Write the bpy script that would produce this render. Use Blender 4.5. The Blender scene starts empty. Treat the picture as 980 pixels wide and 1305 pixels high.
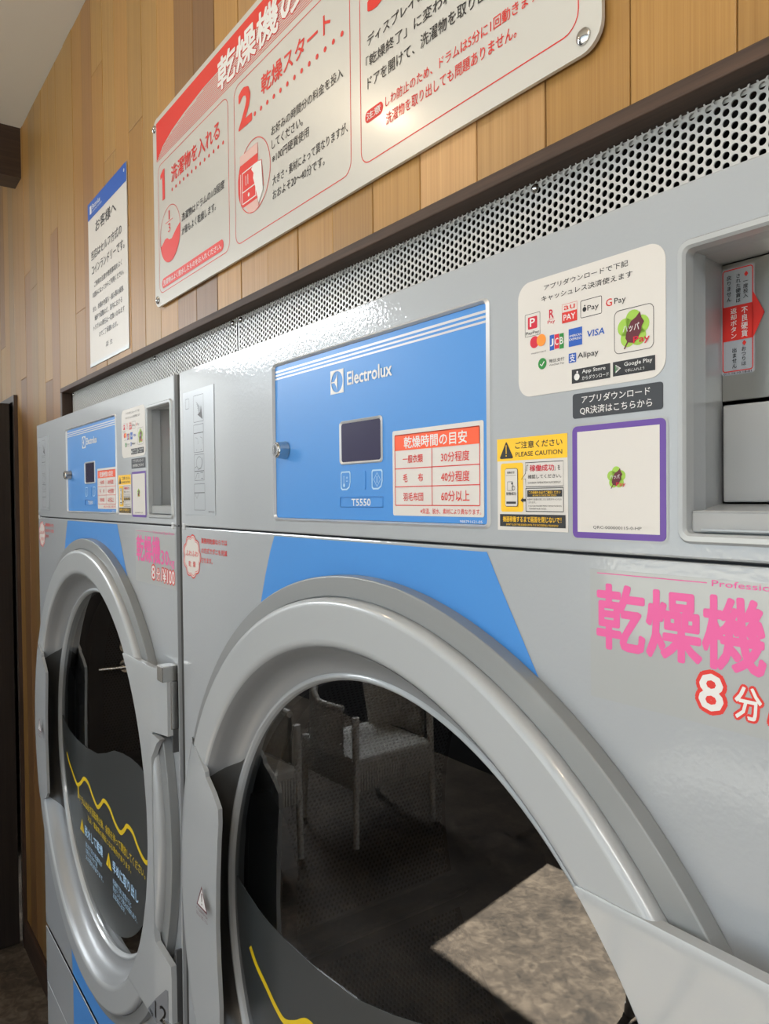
import bpy, bmesh, math, random
from mathutils import Vector, Matrix
random.seed(7)
S = bpy.context.scene
COL = S.collection
pi, sin, cos = math.pi, math.sin, math.cos
Z0 = 1.57            # height of the seam between fascia and door panel; all "rel" z values are measured from it

# ------------------------------------------------------------------ camera
F, YAW, PIT, ROL = 969.4, math.radians(53.99), math.radians(-1.11), math.radians(-0.57)
CAM = Vector((1.09704, -0.42212, 0.04045 + Z0))
d = Vector((-sin(YAW)*cos(PIT), cos(YAW)*cos(PIT), sin(PIT)))
r = Vector((cos(YAW), sin(YAW), 0)); u = r.cross(d)
r, u = cos(ROL)*r + sin(ROL)*u, -sin(ROL)*r + cos(ROL)*u
cd = bpy.data.cameras.new('camera'); cam = bpy.data.objects.new('camera', cd); COL.objects.link(cam)
cam.matrix_world = Matrix.Translation(CAM) @ Matrix((r, u, -d)).transposed().to_4x4()
cd.sensor_fit = 'VERTICAL'; cd.sensor_height = 36; cd.lens = 36*F/1305; cd.clip_start = .02
S.camera = cam

# ------------------------------------------------------------------ light
S.view_settings.view_transform = 'Standard'; S.view_settings.look = 'None'
S.view_settings.gamma = 1; S.view_settings.use_curve_mapping = False
S.view_settings.exposure = 0.0
S.cycles.use_denoising = True
S.cycles.max_bounces = 8; S.cycles.transparent_max_bounces = 12
W_ = bpy.data.worlds.new('sky'); S.world = W_; W_.use_nodes = True
bg = W_.node_tree.nodes['Background']; bg.inputs[0].default_value = (.74, .87, 1.0, 1); bg.inputs[1].default_value = 2.0
def lamp(name, kind, loc, energy, color, **kw):
    l = bpy.data.lights.new(name, kind); l.energy = energy; l.color = color
    for k, v in kw.items(): setattr(l, k, v)
    o = bpy.data.objects.new(name, l); o.location = loc; COL.objects.link(o); return o
sun = lamp('sun', 'SUN', (-1, -6, 8), 88, (1, .95, .86), angle=math.radians(.6))
sd = Vector((.215, 1, -1.73)).normalized(); sun.rotation_euler = sd.to_track_quat('-Z', 'Y').to_euler()
lamp('panel_or_fill_light', 'AREA', (-4.2, -2.28, 2.845), 165, (.90, .96, 1), size=2.4, size_y=.54, shape='RECTANGLE')
lamp('panel_or_fill_light', 'AREA', (2.2, -1.7, 2.845), 26, (1, .97, .93), size=1.2, size_y=.6, shape='RECTANGLE')  # fill light added on the right, where no dryer front reflects it
lamp('downlight_glow', 'AREA', (-.90, -.85, 2.84), 5, (1, .78, .52), size=.11, shape='DISK')
lamp('downlight_glow', 'AREA', (1.2, -.85, 2.84), 5, (1, .78, .52), size=.11, shape='DISK')

# ------------------------------------------------------------------ materials
def nodes(name):
    m = bpy.data.materials.new(name); m.use_nodes = True
    nt = m.node_tree; return m, nt, nt.nodes['Principled BSDF']
def mat(name, col, rough=.5, metal=0, coat=0, coat_r=.1, bump=0, bscale=200, bdist=.0005, spec=.5, var=0, vscale=4):
    m, nt, b = nodes(name)
    b.inputs['Base Color'].default_value = (*col, 1); b.inputs['Roughness'].default_value = rough
    b.inputs['Metallic'].default_value = metal; b.inputs['Coat Weight'].default_value = coat
    b.inputs['Coat Roughness'].default_value = coat_r; b.inputs['Specular IOR Level'].default_value = spec
    tc = nt.nodes.new('ShaderNodeTexCoord')
    if bump:
        n = nt.nodes.new('ShaderNodeTexNoise'); n.inputs['Scale'].default_value = bscale; n.inputs['Detail'].default_value = 1
        nt.links.new(tc.outputs['Object'], n.inputs['Vector'])
        bp = nt.nodes.new('ShaderNodeBump'); bp.inputs['Strength'].default_value = bump; bp.inputs['Distance'].default_value = bdist
        nt.links.new(n.outputs['Fac'], bp.inputs['Height']); nt.links.new(bp.outputs[0], b.inputs['Normal'])
        if coat: nt.links.new(bp.outputs[0], b.inputs['Coat Normal'])
    if var:
        n = nt.nodes.new('ShaderNodeTexNoise'); n.inputs['Scale'].default_value = vscale; n.inputs['Detail'].default_value = 4
        nt.links.new(tc.outputs['Object'], n.inputs['Vector'])
        mx = nt.nodes.new('ShaderNodeMix'); mx.data_type = 'RGBA'
        mx.inputs[6].default_value = (*[c*(1-var) for c in col], 1); mx.inputs[7].default_value = (*[min(1, c*(1+var)) for c in col], 1)
        nt.links.new(n.outputs['Fac'], mx.inputs[0]); nt.links.new(mx.outputs[2], b.inputs['Base Color'])
    return m
def s2l(*c):
    return tuple(((v/255)/12.92 if v <= 10 else (((v/255)+.055)/1.055)**2.4) for v in c)
M = {}
M['paint'] = mat('grey_powder_paint', (.37, .392, .415), .48, .15, .8, .05, .20, 240, .0006)
M['door'] = mat('grey_door_paint', (.41, .43, .445), .44, .15, .6, .06, .04, 200, .0004)
M['dish'] = mat('silver_dish', (.30, .31, .32), .46, .4, .15, .25)
M['rim'] = mat('dark_grey_rim', (.235, .245, .25), .42, .15, .3, .1)
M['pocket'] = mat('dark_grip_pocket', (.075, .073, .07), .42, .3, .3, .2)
M['blue'] = mat('blue_print', s2l(66, 135, 207), .42, 0, .2, .15, .06, 200, .0003)
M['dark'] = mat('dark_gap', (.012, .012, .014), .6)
M['white'] = mat('white_print', (.70, .70, .69), .45)
M['cream'] = mat('cream_sticker', (.62, .595, .565), .4)
M['signboard'] = mat('white_sign_plate', (.54, .53, .50), .30, 0, .12, .12, var=.02)
M['red'] = mat('red_print', s2l(212, 46, 38), .45)
M['orange'] = mat('orange_print', s2l(238, 88, 44), .45)
M['pink'] = mat('pink_print', s2l(220, 92, 154), .45)
M['sill'] = mat('sill_paint', (.33, .34, .345), .6)
M['ink'] = mat('black_print', (.018, .018, .02), .4)
M['slate'] = mat('slate_print', (.035, .038, .045), .4)
M['yellow'] = mat('yellow_print', s2l(240, 190, 30), .45)
M['wave'] = mat('yellow_wave', s2l(222, 190, 20), .4)
M['purple'] = mat('purple_print', s2l(98, 66, 150), .4)
M['navy'] = mat('navy_print', s2l(28, 84, 176), .45)
M['green'] = mat('green_print', s2l(150, 190, 70), .45)
M['dgreen'] = mat('dark_green_print', s2l(30, 130, 50), .45)
M['maroon'] = mat('maroon_print', s2l(92, 28, 40), .45)
M['crimson'] = mat('crimson_print', s2l(200, 20, 50), .45)
M['grey'] = mat('grey_print', (.10, .10, .11), .5)
M['pale'] = mat('pale_red_print', (.66, .42, .38), .5)
M['palebl'] = mat('pale_label', (.42, .45, .485), .35, .2, .3, .1)
M['film'] = mat('clear_film', (.365, .38, .38), .45, .15, .45, .05)
M['ltblue'] = mat('light_blue_print', s2l(170, 205, 235), .45)
M['screen'] = mat('screen_glass', (.045, .042, .085), .12, 0, .5, .03)
M['bezel'] = mat('light_bezel', (.55, .56, .57), .35, .3)
M['chrome'] = mat('chrome', (.60, .59, .57), .2, 1)
M['steel'] = mat('brushed_steel', (.52, .51, .47), .3, .95, 0, .1, .1, 60, .0004)
M['drum'] = mat('drum_steel', (.17, .18, .19), .42, .8)
M['black'] = mat('black_plastic', (.012, .012, .013), .45)
M['rubber'] = mat('dark_grey_rubber', (.06, .062, .065), .5)
M['decal'] = mat('dark_film', (.040, .045, .047), .32, 0, .3, .1, .05, 300, .0003)
M['grille'] = mat('light_perforated_metal', (.53, .53, .52), .42, .1, .25, .15)
M['ceil'] = mat('ceiling_paper', (.62, .59, .54), .9, bump=.3, bscale=300, bdist=.001)
M['wallp'] = mat('dark_wall', (.05, .05, .055), .7)
M['leaf'] = None
M['pvc'] = mat('grey_frame', (.30, .30, .31), .4)
M['emit'] = None
def glassmat(name, tint, ior):
    m = bpy.data.materials.new(name); m.use_nodes = True; nt = m.node_tree; nt.nodes.clear()
    o = nt.nodes.new('ShaderNodeOutputMaterial'); t = nt.nodes.new('ShaderNodeBsdfTransparent'); g = nt.nodes.new('ShaderNodeBsdfGlossy')
    t.inputs[0].default_value = (*tint, 1); g.inputs['Roughness'].default_value = 0.0; g.inputs[0].default_value = (1, 1, 1, 1)
    mx = nt.nodes.new('ShaderNodeMixShader'); ge = nt.nodes.new('ShaderNodeNewGeometry'); F0 = 2*((ior-1)/(ior+1))**2
    dt = nt.nodes.new('ShaderNodeVectorMath'); dt.operation = 'DOT_PRODUCT'; nt.links.new(ge.outputs['Normal'], dt.inputs[0]); nt.links.new(ge.outputs['Incoming'], dt.inputs[1])
    f = dt
    for op, a, b in (('ABSOLUTE', 0, 0), ('SUBTRACT', 1, None), ('POWER', None, 5), ('MULTIPLY_ADD', None, 1-F0)):   # thin-pane reflectance, the same from both sides
        k = nt.nodes.new('ShaderNodeMath'); k.operation = op
        if op == 'SUBTRACT': k.inputs[0].default_value = 1; nt.links.new(f.outputs[0 if f is not dt else 'Value'], k.inputs[1])
        else:
            nt.links.new(f.outputs[0 if f is not dt else 'Value'], k.inputs[0])
            if b: k.inputs[1].default_value = b
            if op == 'MULTIPLY_ADD': k.inputs[2].default_value = F0
        f = k
    nt.links.new(f.outputs[0], mx.inputs[0]); nt.links.new(t.outputs[0], mx.inputs[1]); nt.links.new(g.outputs[0], mx.inputs[2])
    nt.links.new(mx.outputs[0], o.inputs[0]); return m
M['glass'] = glassmat('door_glass', (.30, .31, .32), 1.60)
M['pane'] = glassmat('window_glass', (.92, .94, .93), 1.45)
def emit(name, col, s):
    m, nt, b = nodes(name); b.inputs['Base Color'].default_value = (.8, .8, .8, 1)
    b.inputs['Emission Color'].default_value = (*col, 1); b.inputs['Emission Strength'].default_value = s; return m
M['lamp'] = emit('lamp_diffuser', (.93, .97, 1), 7)
M['warm'] = emit('warm_lamp', (1, .8, .55), 12)
def woodmat(name, dark, light, use_obj, rough=.45, sx=70, along=2, axis='Z', bumpy=.25):
    m, nt, b = nodes(name); L = nt.links.new; N = nt.nodes.new
    tc = N('ShaderNodeTexCoord'); mp = N('ShaderNodeMapping'); oi = N('ShaderNodeObjectInfo')
    mp.inputs['Scale'].default_value = {'Z': (sx, sx, along), 'X': (along, sx, sx), 'Y': (sx, along, sx)}[axis]
    L(tc.outputs['Object'], mp.inputs['Vector'])
    ad = N('ShaderNodeVectorMath'); ad.operation = 'ADD'; cb = N('ShaderNodeCombineXYZ'); mu = N('ShaderNodeMath'); mu.operation = 'MULTIPLY'
    mu.inputs[1].default_value = 57; L(oi.outputs['Random'], mu.inputs[0])
    for i in range(3): L(mu.outputs[0], cb.inputs[i])
    L(mp.outputs[0], ad.inputs[0]); L(cb.outputs[0], ad.inputs[1])
    n1 = N('ShaderNodeTexNoise'); n1.inputs['Scale'].default_value = 1; n1.inputs['Detail'].default_value = 5; n1.inputs['Roughness'].default_value = .6; L(ad.outputs[0], n1.inputs['Vector'])
    n2 = N('ShaderNodeTexNoise'); n2.inputs['Scale'].default_value = 5; n2.inputs['Detail'].default_value = 3; L(ad.outputs[0], n2.inputs['Vector'])
    mm = N('ShaderNodeMix'); mm.data_type = 'FLOAT'; mm.inputs[0].default_value = .35; L(n1.outputs['Fac'], mm.inputs[2]); L(n2.outputs['Fac'], mm.inputs[3])
    cr = N('ShaderNodeValToRGB'); cr.color_ramp.elements[0].position = .3; cr.color_ramp.elements[0].color = (*dark, 1)
    cr.color_ramp.elements[1].position = .68; cr.color_ramp.elements[1].color = (*light, 1); L(mm.outputs[0], cr.inputs[0])
    out = cr.outputs[0]
    if use_obj:
        mx = N('ShaderNodeMix'); mx.data_type = 'RGBA'; mx.blend_type = 'MULTIPLY'; mx.inputs[0].default_value = 1
        L(out, mx.inputs[6]); L(oi.outputs['Color'], mx.inputs[7]); out = mx.outputs[2]
    L(out, b.inputs['Base Color']); b.inputs['Roughness'].default_value = rough
    bp = N('ShaderNodeBump'); bp.inputs['Strength'].default_value = bumpy; bp.inputs['Distance'].default_value = .0006
    L(mm.outputs[0], bp.inputs['Height']); L(bp.outputs[0], b.inputs['Normal']); return m
M['plank'] = woodmat('cedar_plank', (.70, .62, .52), (1, 1, 1), True, .42, 190, 1.6)
M['walnut'] = woodmat('dark_walnut', (.022, .011, .007), (.085, .046, .029), False, .6, 60, 2, 'X')
M['walnutz'] = woodmat('dark_walnut_upright', (.018, .011, .008), (.075, .045, .033), False, .4, 60, 2, 'Z')
M['walnuty'] = woodmat('dark_walnut_beam', (.018, .011, .008), (.06, .036, .026), False, .4, 60, 2, 'Y')
M['leaf'] = woodmat('dark_door_leaf', (.010, .008, .008), (.030, .023, .020), False, .35, 50, 1.2, 'Z')
def floormat():
    m, nt, b = nodes('mottled_stone_floor'); L = nt.links.new; N = nt.nodes.new
    tc = N('ShaderNodeTexCoord')
    n1 = N('ShaderNodeTexNoise'); n1.inputs['Scale'].default_value = 6; n1.inputs['Detail'].default_value = 8; n1.inputs['Roughness'].default_value = .68
    n2 = N('ShaderNodeTexNoise'); n2.inputs['Scale'].default_value = 26; n2.inputs['Detail'].default_value = 5; n2.inputs['Distortion'].default_value = 1.2
    L(tc.outputs['Object'], n1.inputs['Vector']); L(tc.outputs['Object'], n2.inputs['Vector'])
    mm = N('ShaderNodeMix'); mm.data_type = 'FLOAT'; mm.inputs[0].default_value = .4; L(n1.outputs['Fac'], mm.inputs[2]); L(n2.outputs['Fac'], mm.inputs[3])
    cr = N('ShaderNodeValToRGB'); e = cr.color_ramp.elements; e[0].position = .36; e[0].color = (.028, .023, .019, 1); e[1].position = .64; e[1].color = (.165, .132, .10, 1)
    k = e.new(.5); k.color = (.082, .064, .049, 1)
    L(mm.outputs[0], cr.inputs[0]); L(cr.outputs[0], b.inputs['Base Color']); b.inputs['Roughness'].default_value = .6; b.inputs['Specular IOR Level'].default_value = .2
    return m
M['floor'] = floormat()
M['wicker'] = mat('grey_wicker', (.62, .60, .57), .6, var=.4, vscale=60, bump=.6, bscale=120, bdist=.003)
M['tarmac'] = mat('sunlit_paving', (.22, .22, .21), .9, var=.2, vscale=3)
M['render'] = mat('outside_render', (.35, .34, .32), .9)

# ------------------------------------------------------------------ mesh helpers
class MB:
    def __init__(s): s.v = []; s.f = []
    def add(s, vs, fs):
        n = len(s.v); s.v += [tuple(v) for v in vs]; s.f += [tuple(i+n for i in f) for f in fs]; return s
    def box(s, x0, x1, y0, y1, z0, z1):
        return s.add([(x0,y0,z0),(x1,y0,z0),(x1,y1,z0),(x0,y1,z0),(x0,y0,z1),(x1,y0,z1),(x1,y1,z1),(x0,y1,z1)],
            [(0,3,2,1),(4,5,6,7),(0,1,5,4),(1,2,6,5),(2,3,7,6),(3,0,4,7)])
    def cbox(s, x0, x1, y0, y1, z0, z1, c=.001):   # box with chamfered edges
        bm = bmesh.new(); t = MB().box(x0,x1,y0,y1,z0,z1); vs = [bm.verts.new(v) for v in t.v]
        for f in t.f: bm.faces.new([vs[i] for i in f])
        bmesh.ops.bevel(bm, geom=list(bm.edges), offset=c, segments=2, affect='EDGES', profile=.5)
        bm.verts.index_update(); s.add([v.co[:] for v in bm.verts], [[v.index for v in f.verts] for f in bm.faces]); bm.free(); return s
    def poly(s, pts, y):     # pts (x,z) counter-clockwise seen from -y
        return s.add([(x, y, z) for x, z in pts], [tuple(range(len(pts)))])
    def rect(s, x0, x1, z0, z1, y): return s.poly([(x0,z0),(x1,z0),(x1,z1),(x0,z1)], y)
    def rrect(s, x0, x1, z0, z1, rad, y, n=5): return s.poly(rr(x0,x1,z0,z1,rad,n), y)
    def band(s, a, b, y):    # flat strip between two equal loops
        n = len(a); return s.add([(x,y,z) for x,z in a]+[(x,y,z) for x,z in b], [(i,(i+1)%n,n+(i+1)%n,n+i) for i in range(n)])
    def rframe(s, x0, x1, z0, z1, rad, w, y, n=5): return s.band(rr(x0,x1,z0,z1,rad,n), rr(x0+w,x1-w,z0+w,z1-w,max(rad-w,1e-4),n), y)
    def disc(s, cx, cz, R, y, n=24, sx=1): return s.poly([(cx+sx*R*cos(2*pi*i/n), cz+R*sin(2*pi*i/n)) for i in range(n)], y)
    def circ(s, cx, cz, R, w, y, n=48): return s.band(*[[(cx+q*cos(2*pi*i/n), cz+q*sin(2*pi*i/n)) for i in range(n)] for q in (R, R-w)], y)
    def line(s, pts, w, y, closed=False):
        n = len(pts); L = []
        for i, p in enumerate(pts):
            a = pts[(i-1) % n] if (closed or i) else p; b = pts[(i+1) % n] if (closed or i < n-1) else p
            dx, dz = b[0]-a[0], b[1]-a[1]; q = math.hypot(dx, dz) or 1; L.append((-dz/q*w/2, dx/q*w/2))
        vs = [(p[0]-o[0], y, p[1]-o[1]) for p, o in zip(pts, L)]+[(p[0]+o[0], y, p[1]+o[1]) for p, o in zip(pts, L)]
        return s.add(vs, [(i,(i+1)%n,n+(i+1)%n,n+i) for i in range(n if closed else n-1)])
    def cyl(s, a, b, ra, rb=None, n=16, cap=True):
        a, b = Vector(a), Vector(b); rb = ra if rb is None else rb; w = (b-a).normalized(); t = w.orthogonal().normalized(); k = w.cross(t)
        vs = [a+ra*(cos(2*pi*i/n)*t+sin(2*pi*i/n)*k) for i in range(n)]+[b+rb*(cos(2*pi*i/n)*t+sin(2*pi*i/n)*k) for i in range(n)]
        fs = [(i,(i+1)%n,n+(i+1)%n,n+i) for i in range(n)]
        if cap: fs += [tuple(range(n-1,-1,-1)), tuple(range(n, 2*n))]
        return s.add(vs, fs)
    def prism(s, pts, y0, y1):      # (x,z) outline ccw from -y, y0 front, y1 back
        n = len(pts)
        return s.add([(x,y0,z) for x,z in pts]+[(x,y1,z) for x,z in pts], [tuple(range(n)), tuple(range(2*n-1,n-1,-1))]+[(i,n+i,n+(i+1)%n,(i+1)%n) for i in range(n)])
    def lathe(s, prof, cx, cz, n=128, close=False):    # prof [(R,y)]
        P = [prof[0]]
        for a, b in zip(prof[:-1], prof[1:]):      # hold the flats flat
            L = math.hypot(b[0]-a[0], b[1]-a[1])
            if L > .004: P += [(a[0]+(b[0]-a[0])*t, a[1]+(b[1]-a[1])*t) for t in (.0005/L, 1-.0005/L)]
            P.append(b)
        prof = P; m = len(prof); vs = []
        for i in range(n):
            a = 2*pi*i/n; vs += [(cx+R*cos(a), y, cz+R*sin(a)) for R, y in prof]
        fs = [(i*m+j, ((i+1)%n)*m+j, ((i+1)%n)*m+j+1, i*m+j+1) for i in range(n) for j in range(m-1)]
        return s.add(vs, fs)
    def mesh(s, name, smooth=0):
        me = bpy.data.meshes.new(name); me.from_pydata(s.v, [], s.f); me.update()
        if smooth: me.shade_smooth(); me.set_sharp_from_angle(angle=math.radians(smooth))
        return me
def rr(x0, x1, z0, z1, rad, n=5):
    P = []
    for cx, cz, a0 in ((x0+rad,z0+rad,pi),(x1-rad,z0+rad,1.5*pi),(x1-rad,z1-rad,0),(x0+rad,z1-rad,.5*pi)):
        P += [(cx+rad*cos(a0+.5*pi*i/n), cz+rad*sin(a0+.5*pi*i/n)) for i in range(n+1)]
    return P
def link(name, me, m, parent=None, label=None, cat=None, group=None, kind=None, smooth=0):
    if isinstance(me, MB): me = me.mesh(name, smooth)
    if m is not None: me.materials.clear(); me.materials.append(m)
    o = bpy.data.objects.new(name, me); COL.objects.link(o)
    if parent is not None:
        o.parent = parent
        if parent.type == 'EMPTY' and parent.parent is None: o.location = -parent.location
    if kind is None and any(w in name for w in ('printing', 'lettering', '_print', 'pictograms', 'red_outline', 'red_table', 'coin_sticker', 'maker_logo', 'warning_marks', 'number', 'panel_stripes')) and name not in ('number_plate',): kind = 'stuff'
    for k, v in (('label', label), ('category', cat), ('group', group), ('kind', kind)):
        if v: o[k] = v
    return o
def thing(name, label, cat, loc=(0,0,0), group=None):
    o = bpy.data.objects.new(name, None); o.empty_display_size = .1; COL.objects.link(o); o.location = loc
    o['label'] = label; o['category'] = cat
    if group: o['group'] = group
    return o
def structure(name, me, m, label=None, parent=None, smooth=0): return link(name, me, m, parent, label, kind='structure', smooth=smooth)

# lettering: every string becomes flat mesh fitted to a box (x0,x1,z0,z1) at depth y, reading along +x
TD = bpy.data.curves.new('t', 'FONT'); TO = bpy.data.objects.new('t', TD); COL.objects.link(TO)
TD.resolution_u = 2; TD.fill_mode = 'BOTH'
_tc = {}
def glyphs(s, bold):
    k = (s, bold)
    if k not in _tc:
        TD.body = s; TD.offset = bold; TO.data.update_tag(); bpy.context.view_layer.update()
        me = TO.evaluated_get(bpy.context.evaluated_depsgraph_get()).to_mesh()
        _tc[k] = ([v.co[:] for v in me.vertices], [tuple(p.vertices) for p in me.polygons])
        TO.evaluated_get(bpy.context.evaluated_depsgraph_get()).to_mesh_clear()
    return _tc[k]
def text(mb, s, x0, x1, z0, z1, y, bold=0, grow=0, vertical=False, shear=0, fit=True):
    if vertical:
        n = len(s); h = (z1-z0)/n
        for i, ch in enumerate(s):
            for k in range(4 if bold else 1):
                mb.add([(x0+(x1-x0)*(p[0]+(.014*cos(k*pi/2) if bold else 0)), y-.000004*k, z1-(i+1)*h+h*(.10+.95*(p[1]+(.014*sin(k*pi/2) if bold else 0)))) for p in glyphs(ch, 0)[0]], glyphs(ch, 0)[1])
        return mb
    v, f = glyphs(s, 0); rv = v
    xs = [p[0] for p in rv]; zs = [p[1] for p in rv]
    if not xs: return mb
    ax, bx, az, bz = min(xs), max(xs), min(zs), max(zs)
    if z1 is None: sc = (x1-x0)/(bx-ax); sz = sc
    else: sz = (z1-z0)/max(bz-az, 1e-5)
    sx = (x1-x0)/(bx-ax)
    n = 1 if bold < .004 else (4 if bold < .03 else (8 if bold < .05 else 12))
    q = bold*(sx+sz)*.5*.55
    if n > 1 and fit: x0 += q*.7; x1 -= q*.7; z0 += q*.5; sx = (x1-x0)/(bx-ax); sz = sz*(1-.6*bold)
    for i in range(n):
        dx, dz = (q*cos(2*pi*(i+.5)/n), q*sin(2*pi*(i+.5)/n)) if n > 1 else (0, 0)
        mb.add([(x0+dx+(p[0]-ax)*sx+shear*(p[1]-az)*sz, y-i*.000004, z0+dz+(p[1]-az)*sz) for p in v], f)
    if n > 4: mb.add([(x0+(p[0]-ax)*sx+shear*(p[1]-az)*sz, y, z0+(p[1]-az)*sz) for p in v], f)
    return mb

# ------------------------------------------------------------------ the setting
WY = .12                                   # face of the timber wall
XL, XR, YF, CH = -5.6, 3.2, -2.6, 2.873
structure('floor', MB().box(XL-.1, XR+.1, -2.8, 1.6, -.05, 0), M['floor'], 'mottled brown stone-look floor, sunlit under the window')
structure('ceiling', MB().box(XL-.1, XR+.1, -2.8, 1.6, CH, CH+.05), M['ceil'], 'off-white papered ceiling')
DX0, DX1, DTOP = -2.72, -1.888, 1.965     # door opening in the timber wall
GX0, GX1 = -1.075, .985                     # recess that the dryers and the grille stand in
wb = MB(); b0, b1 = WY+.011, WY+.05
for x0, x1, z0, z1 in ((XL, DX0, 0, CH), (DX0, DX1, DTOP, CH), (DX1, GX0, 0, CH), (GX0, GX1, Z0+.338, CH), (GX1, XR, 0, CH)): wb.box(x0, x1, b0, b1, z0, z1)
wall_back = structure('wall_back', wb, M['wallp'], 'timber-clad wall of upright cedar boards behind the dryers')
structure('wall_left', MB().box(XL-.1, XL, -2.8, 1.6, 0, CH), M['render'])
structure('wall_right', MB().box(XR, XR+.1, -2.8, 1.6, 0, CH), M['wallp'])
WX0, WX1, WZ0, WZ1 = -1.325, 2.9, .91, 2.50
wf = MB(); y0, y1 = YF-.1, YF
for x0, x1, z0, z1 in ((XL, -5.3, 0, CH), (-5.3, -3.2, 0, 2.56), (-5.3, -3.2, 2.85, CH), (-3.2, WX0, 0, CH), (WX1, XR, 0, CH), (WX0, WX1, 0, WZ0), (WX0, WX1, WZ1, CH)): wf.box(x0, x1, y0, y1, z0, z1)
structure('wall_front', wf, M['wallp'])
structure('wall_service', MB().box(XL-.1, XR+.1, 1.5, 1.6, 0, CH), M['wallp'])
win = structure('window_1', MB().box(WX0, WX1, YF-.035, YF, WZ0, WZ0+.04), M['pvc'], 'wide grey-framed shop window letting in the sun')
link('window_rail', MB().box(WX0, WX1, YF-.035, YF, WZ1-.04, WZ1), M['pvc'], win)
mu = (WX0, .07, 1.465, WX1-.04)
for x in mu: link('mullion', MB().box(x, x+.04, YF-.035, YF, WZ0+.04, WZ1-.04), M['pvc'], win)
for x, xb in zip(mu[:-1], mu[1:]): link('pane', MB().rect(x+.04, xb, WZ0+.04, WZ1-.04, YF-.02), M['pane'], win)
win2 = structure('window_2', MB().box(-5.3, -3.2, YF-.035, YF, 2.56, 2.59), M['pvc'], 'high narrow strip window far down the room')
link('window_rail', MB().box(-5.3, -3.2, YF-.035, YF, 2.82, 2.85), M['pvc'], win2)
for xa in (-5.3, -4.265, -3.23): link('mullion', MB().box(xa, xa+.03, YF-.035, YF, 2.59, 2.82), M['pvc'], win2)
for xa in (-5.27, -4.235): link('pane', MB().rect(xa, xa+1.005, 2.59, 2.82, YF-.02), M['pane'], win2)
structure('ground_outside', MB().box(-14, 12, -16, -2.85, -.12, -.06), M['tarmac'])
# boards: one object each
base_l, tan, tan2, red_, dk, gr = (.39,.235,.080), (.43,.240,.074), (.37,.205,.062), (.29,.155,.060), (.215,.115,.050), (.32,.20,.082)
cols = {8: tan, 7: tan, 6: (.45,.265,.105), 5: (.57,.34,.15), 4: tan, 3: tan2, 2: tan, 1: tan, 0: (.44,.255,.10), -1: tan, -2: dk, -3: red_, -4: tan, -5: base_l, -6: tan2,
        -7: tan, -8: base_l, -9: tan2, -10: red_, -11: tan2, -12: dk, -13: base_l, -14: red_, -15: dk, -16: base_l, -17: gr, -18: red_, -19: dk, -20: tan2, -21: gr}
joints = {-7: [2.215, 3.1], -8: [2.415], -5: [], -10: [], -11: [2.112], -12: [], -13: [1.923], -14: [2.40], -15: [1.975], -16: [], -6: [2.415], -19: [2.03], -3: [], -9: [2.66], -17: [2.3]}
k0, k1 = -34, 20
pm = {}
for k in range(k0, k1+1):
    xa = .055 + .0925*(k-1); xb = xa+.0925
    lo = [0.0]
    if xb > GX0 and xa < GX1: lo = [Z0+.34]
    if xa < DX1 and xb > DX0: lo = [DTOP+.002]
    cuts = lo + [j for j in joints.get(k, [random.uniform(.6, 2.6)] if random.random() < .7 else []) if lo[0]+.05 < j < CH-.05] + [CH-.001]
    if xa < GX0-.035 < xb: cuts = [0.0]+cuts
    for z0, z1 in zip(cuts[:-1], cuts[1:]):
        c = cols.get(k) or random.choice([base_l, tan, tan2, red_, gr, tan])
        if k in cols and z0 != cuts[0] : c = random.choice([c, tan2, base_l])
        yy = random.uniform(0, .0012); g = .0007
        x0, x1 = xa+g, xb-g
        if xa < GX0-.035 < xb and z0 == 0.0: x1 = GX0-.031
        if xa < DX1 < xb and z0 < DTOP: x0 = DX1+.02
        me = MB().cbox(0, x1-x0, 0, .011, 0, z1-z0-.0008, .0011)
        o = link('plank', me, M['plank'], wall_back); o.location = (x0, WY+yy, z0)
        j = random.uniform(.93, 1.07); o.color = (c[0]*j, c[1]*j, c[2]*j, 1)
        o.data.materials[0] = M['plank']
structure('baseboard_back', MB().box(DX1+.02, GX0, WY-.010, WY+.002, 0, .100), M['walnut'], 'dark brown baseboard below the cedar boards')
# the ceiling beam with a downlight under it
beam = structure('trim_1', MB().box(-1.835, -1.727, YF, WY+.004, Z0+1.135, CH), M['walnuty'], 'dark wooden beam under the ceiling')
dl = link('downlight', MB().cyl((-1.782, -.02, Z0+1.1345), (-1.782, -.02, Z0+1.128), .032, n=28), M['chrome'], beam)
link('lamp_face', MB().cyl((-1.782, -.02, Z0+1.1278), (-1.782, -.02, Z0+1.1265), .022, n=24), M['cream'], dl)
# dark door left of the dryers: frame, and the leaf standing open at right angles to the wall
df = MB().box(DX1, DX1+.024, WY-.012, WY+.05, 0, DTOP+.022).box(DX0-.024, DX0, WY-.012, WY+.05, 0, DTOP+.022).box(DX0, DX1, WY-.012, WY+.05, DTOP, DTOP+.022)
door = structure('door_1', df, M['walnutz'], 'dark wooden door frame with its leaf standing open')
leaf = link('door_leaf', MB().cbox(DX1-.045, DX1-.008, -.535, WY-.02, .008, DTOP-.006, .002), M['leaf'], door)
hx = DX1-.008; hy, hz = -.462, .965
lh = MB().cyl((hx, hy, hz), (hx+.008, hy, hz), .026, n=24).cyl((hx, hy, hz+.075), (hx+.008, hy, hz+.075), .024, n=24).cyl((hx, hy, hz), (hx+.045, hy, hz), .009, n=14)
lh.cyl((hx+.045, hy-.008, hz), (hx+.045, hy+.115, hz+.004), .009, .0075, n=14).box(hx+.008, hx+.014, hy-.004, hy+.004, hz+.064, hz+.086)
link('lever_handle', lh, M['chrome'], leaf, smooth=40)
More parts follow.
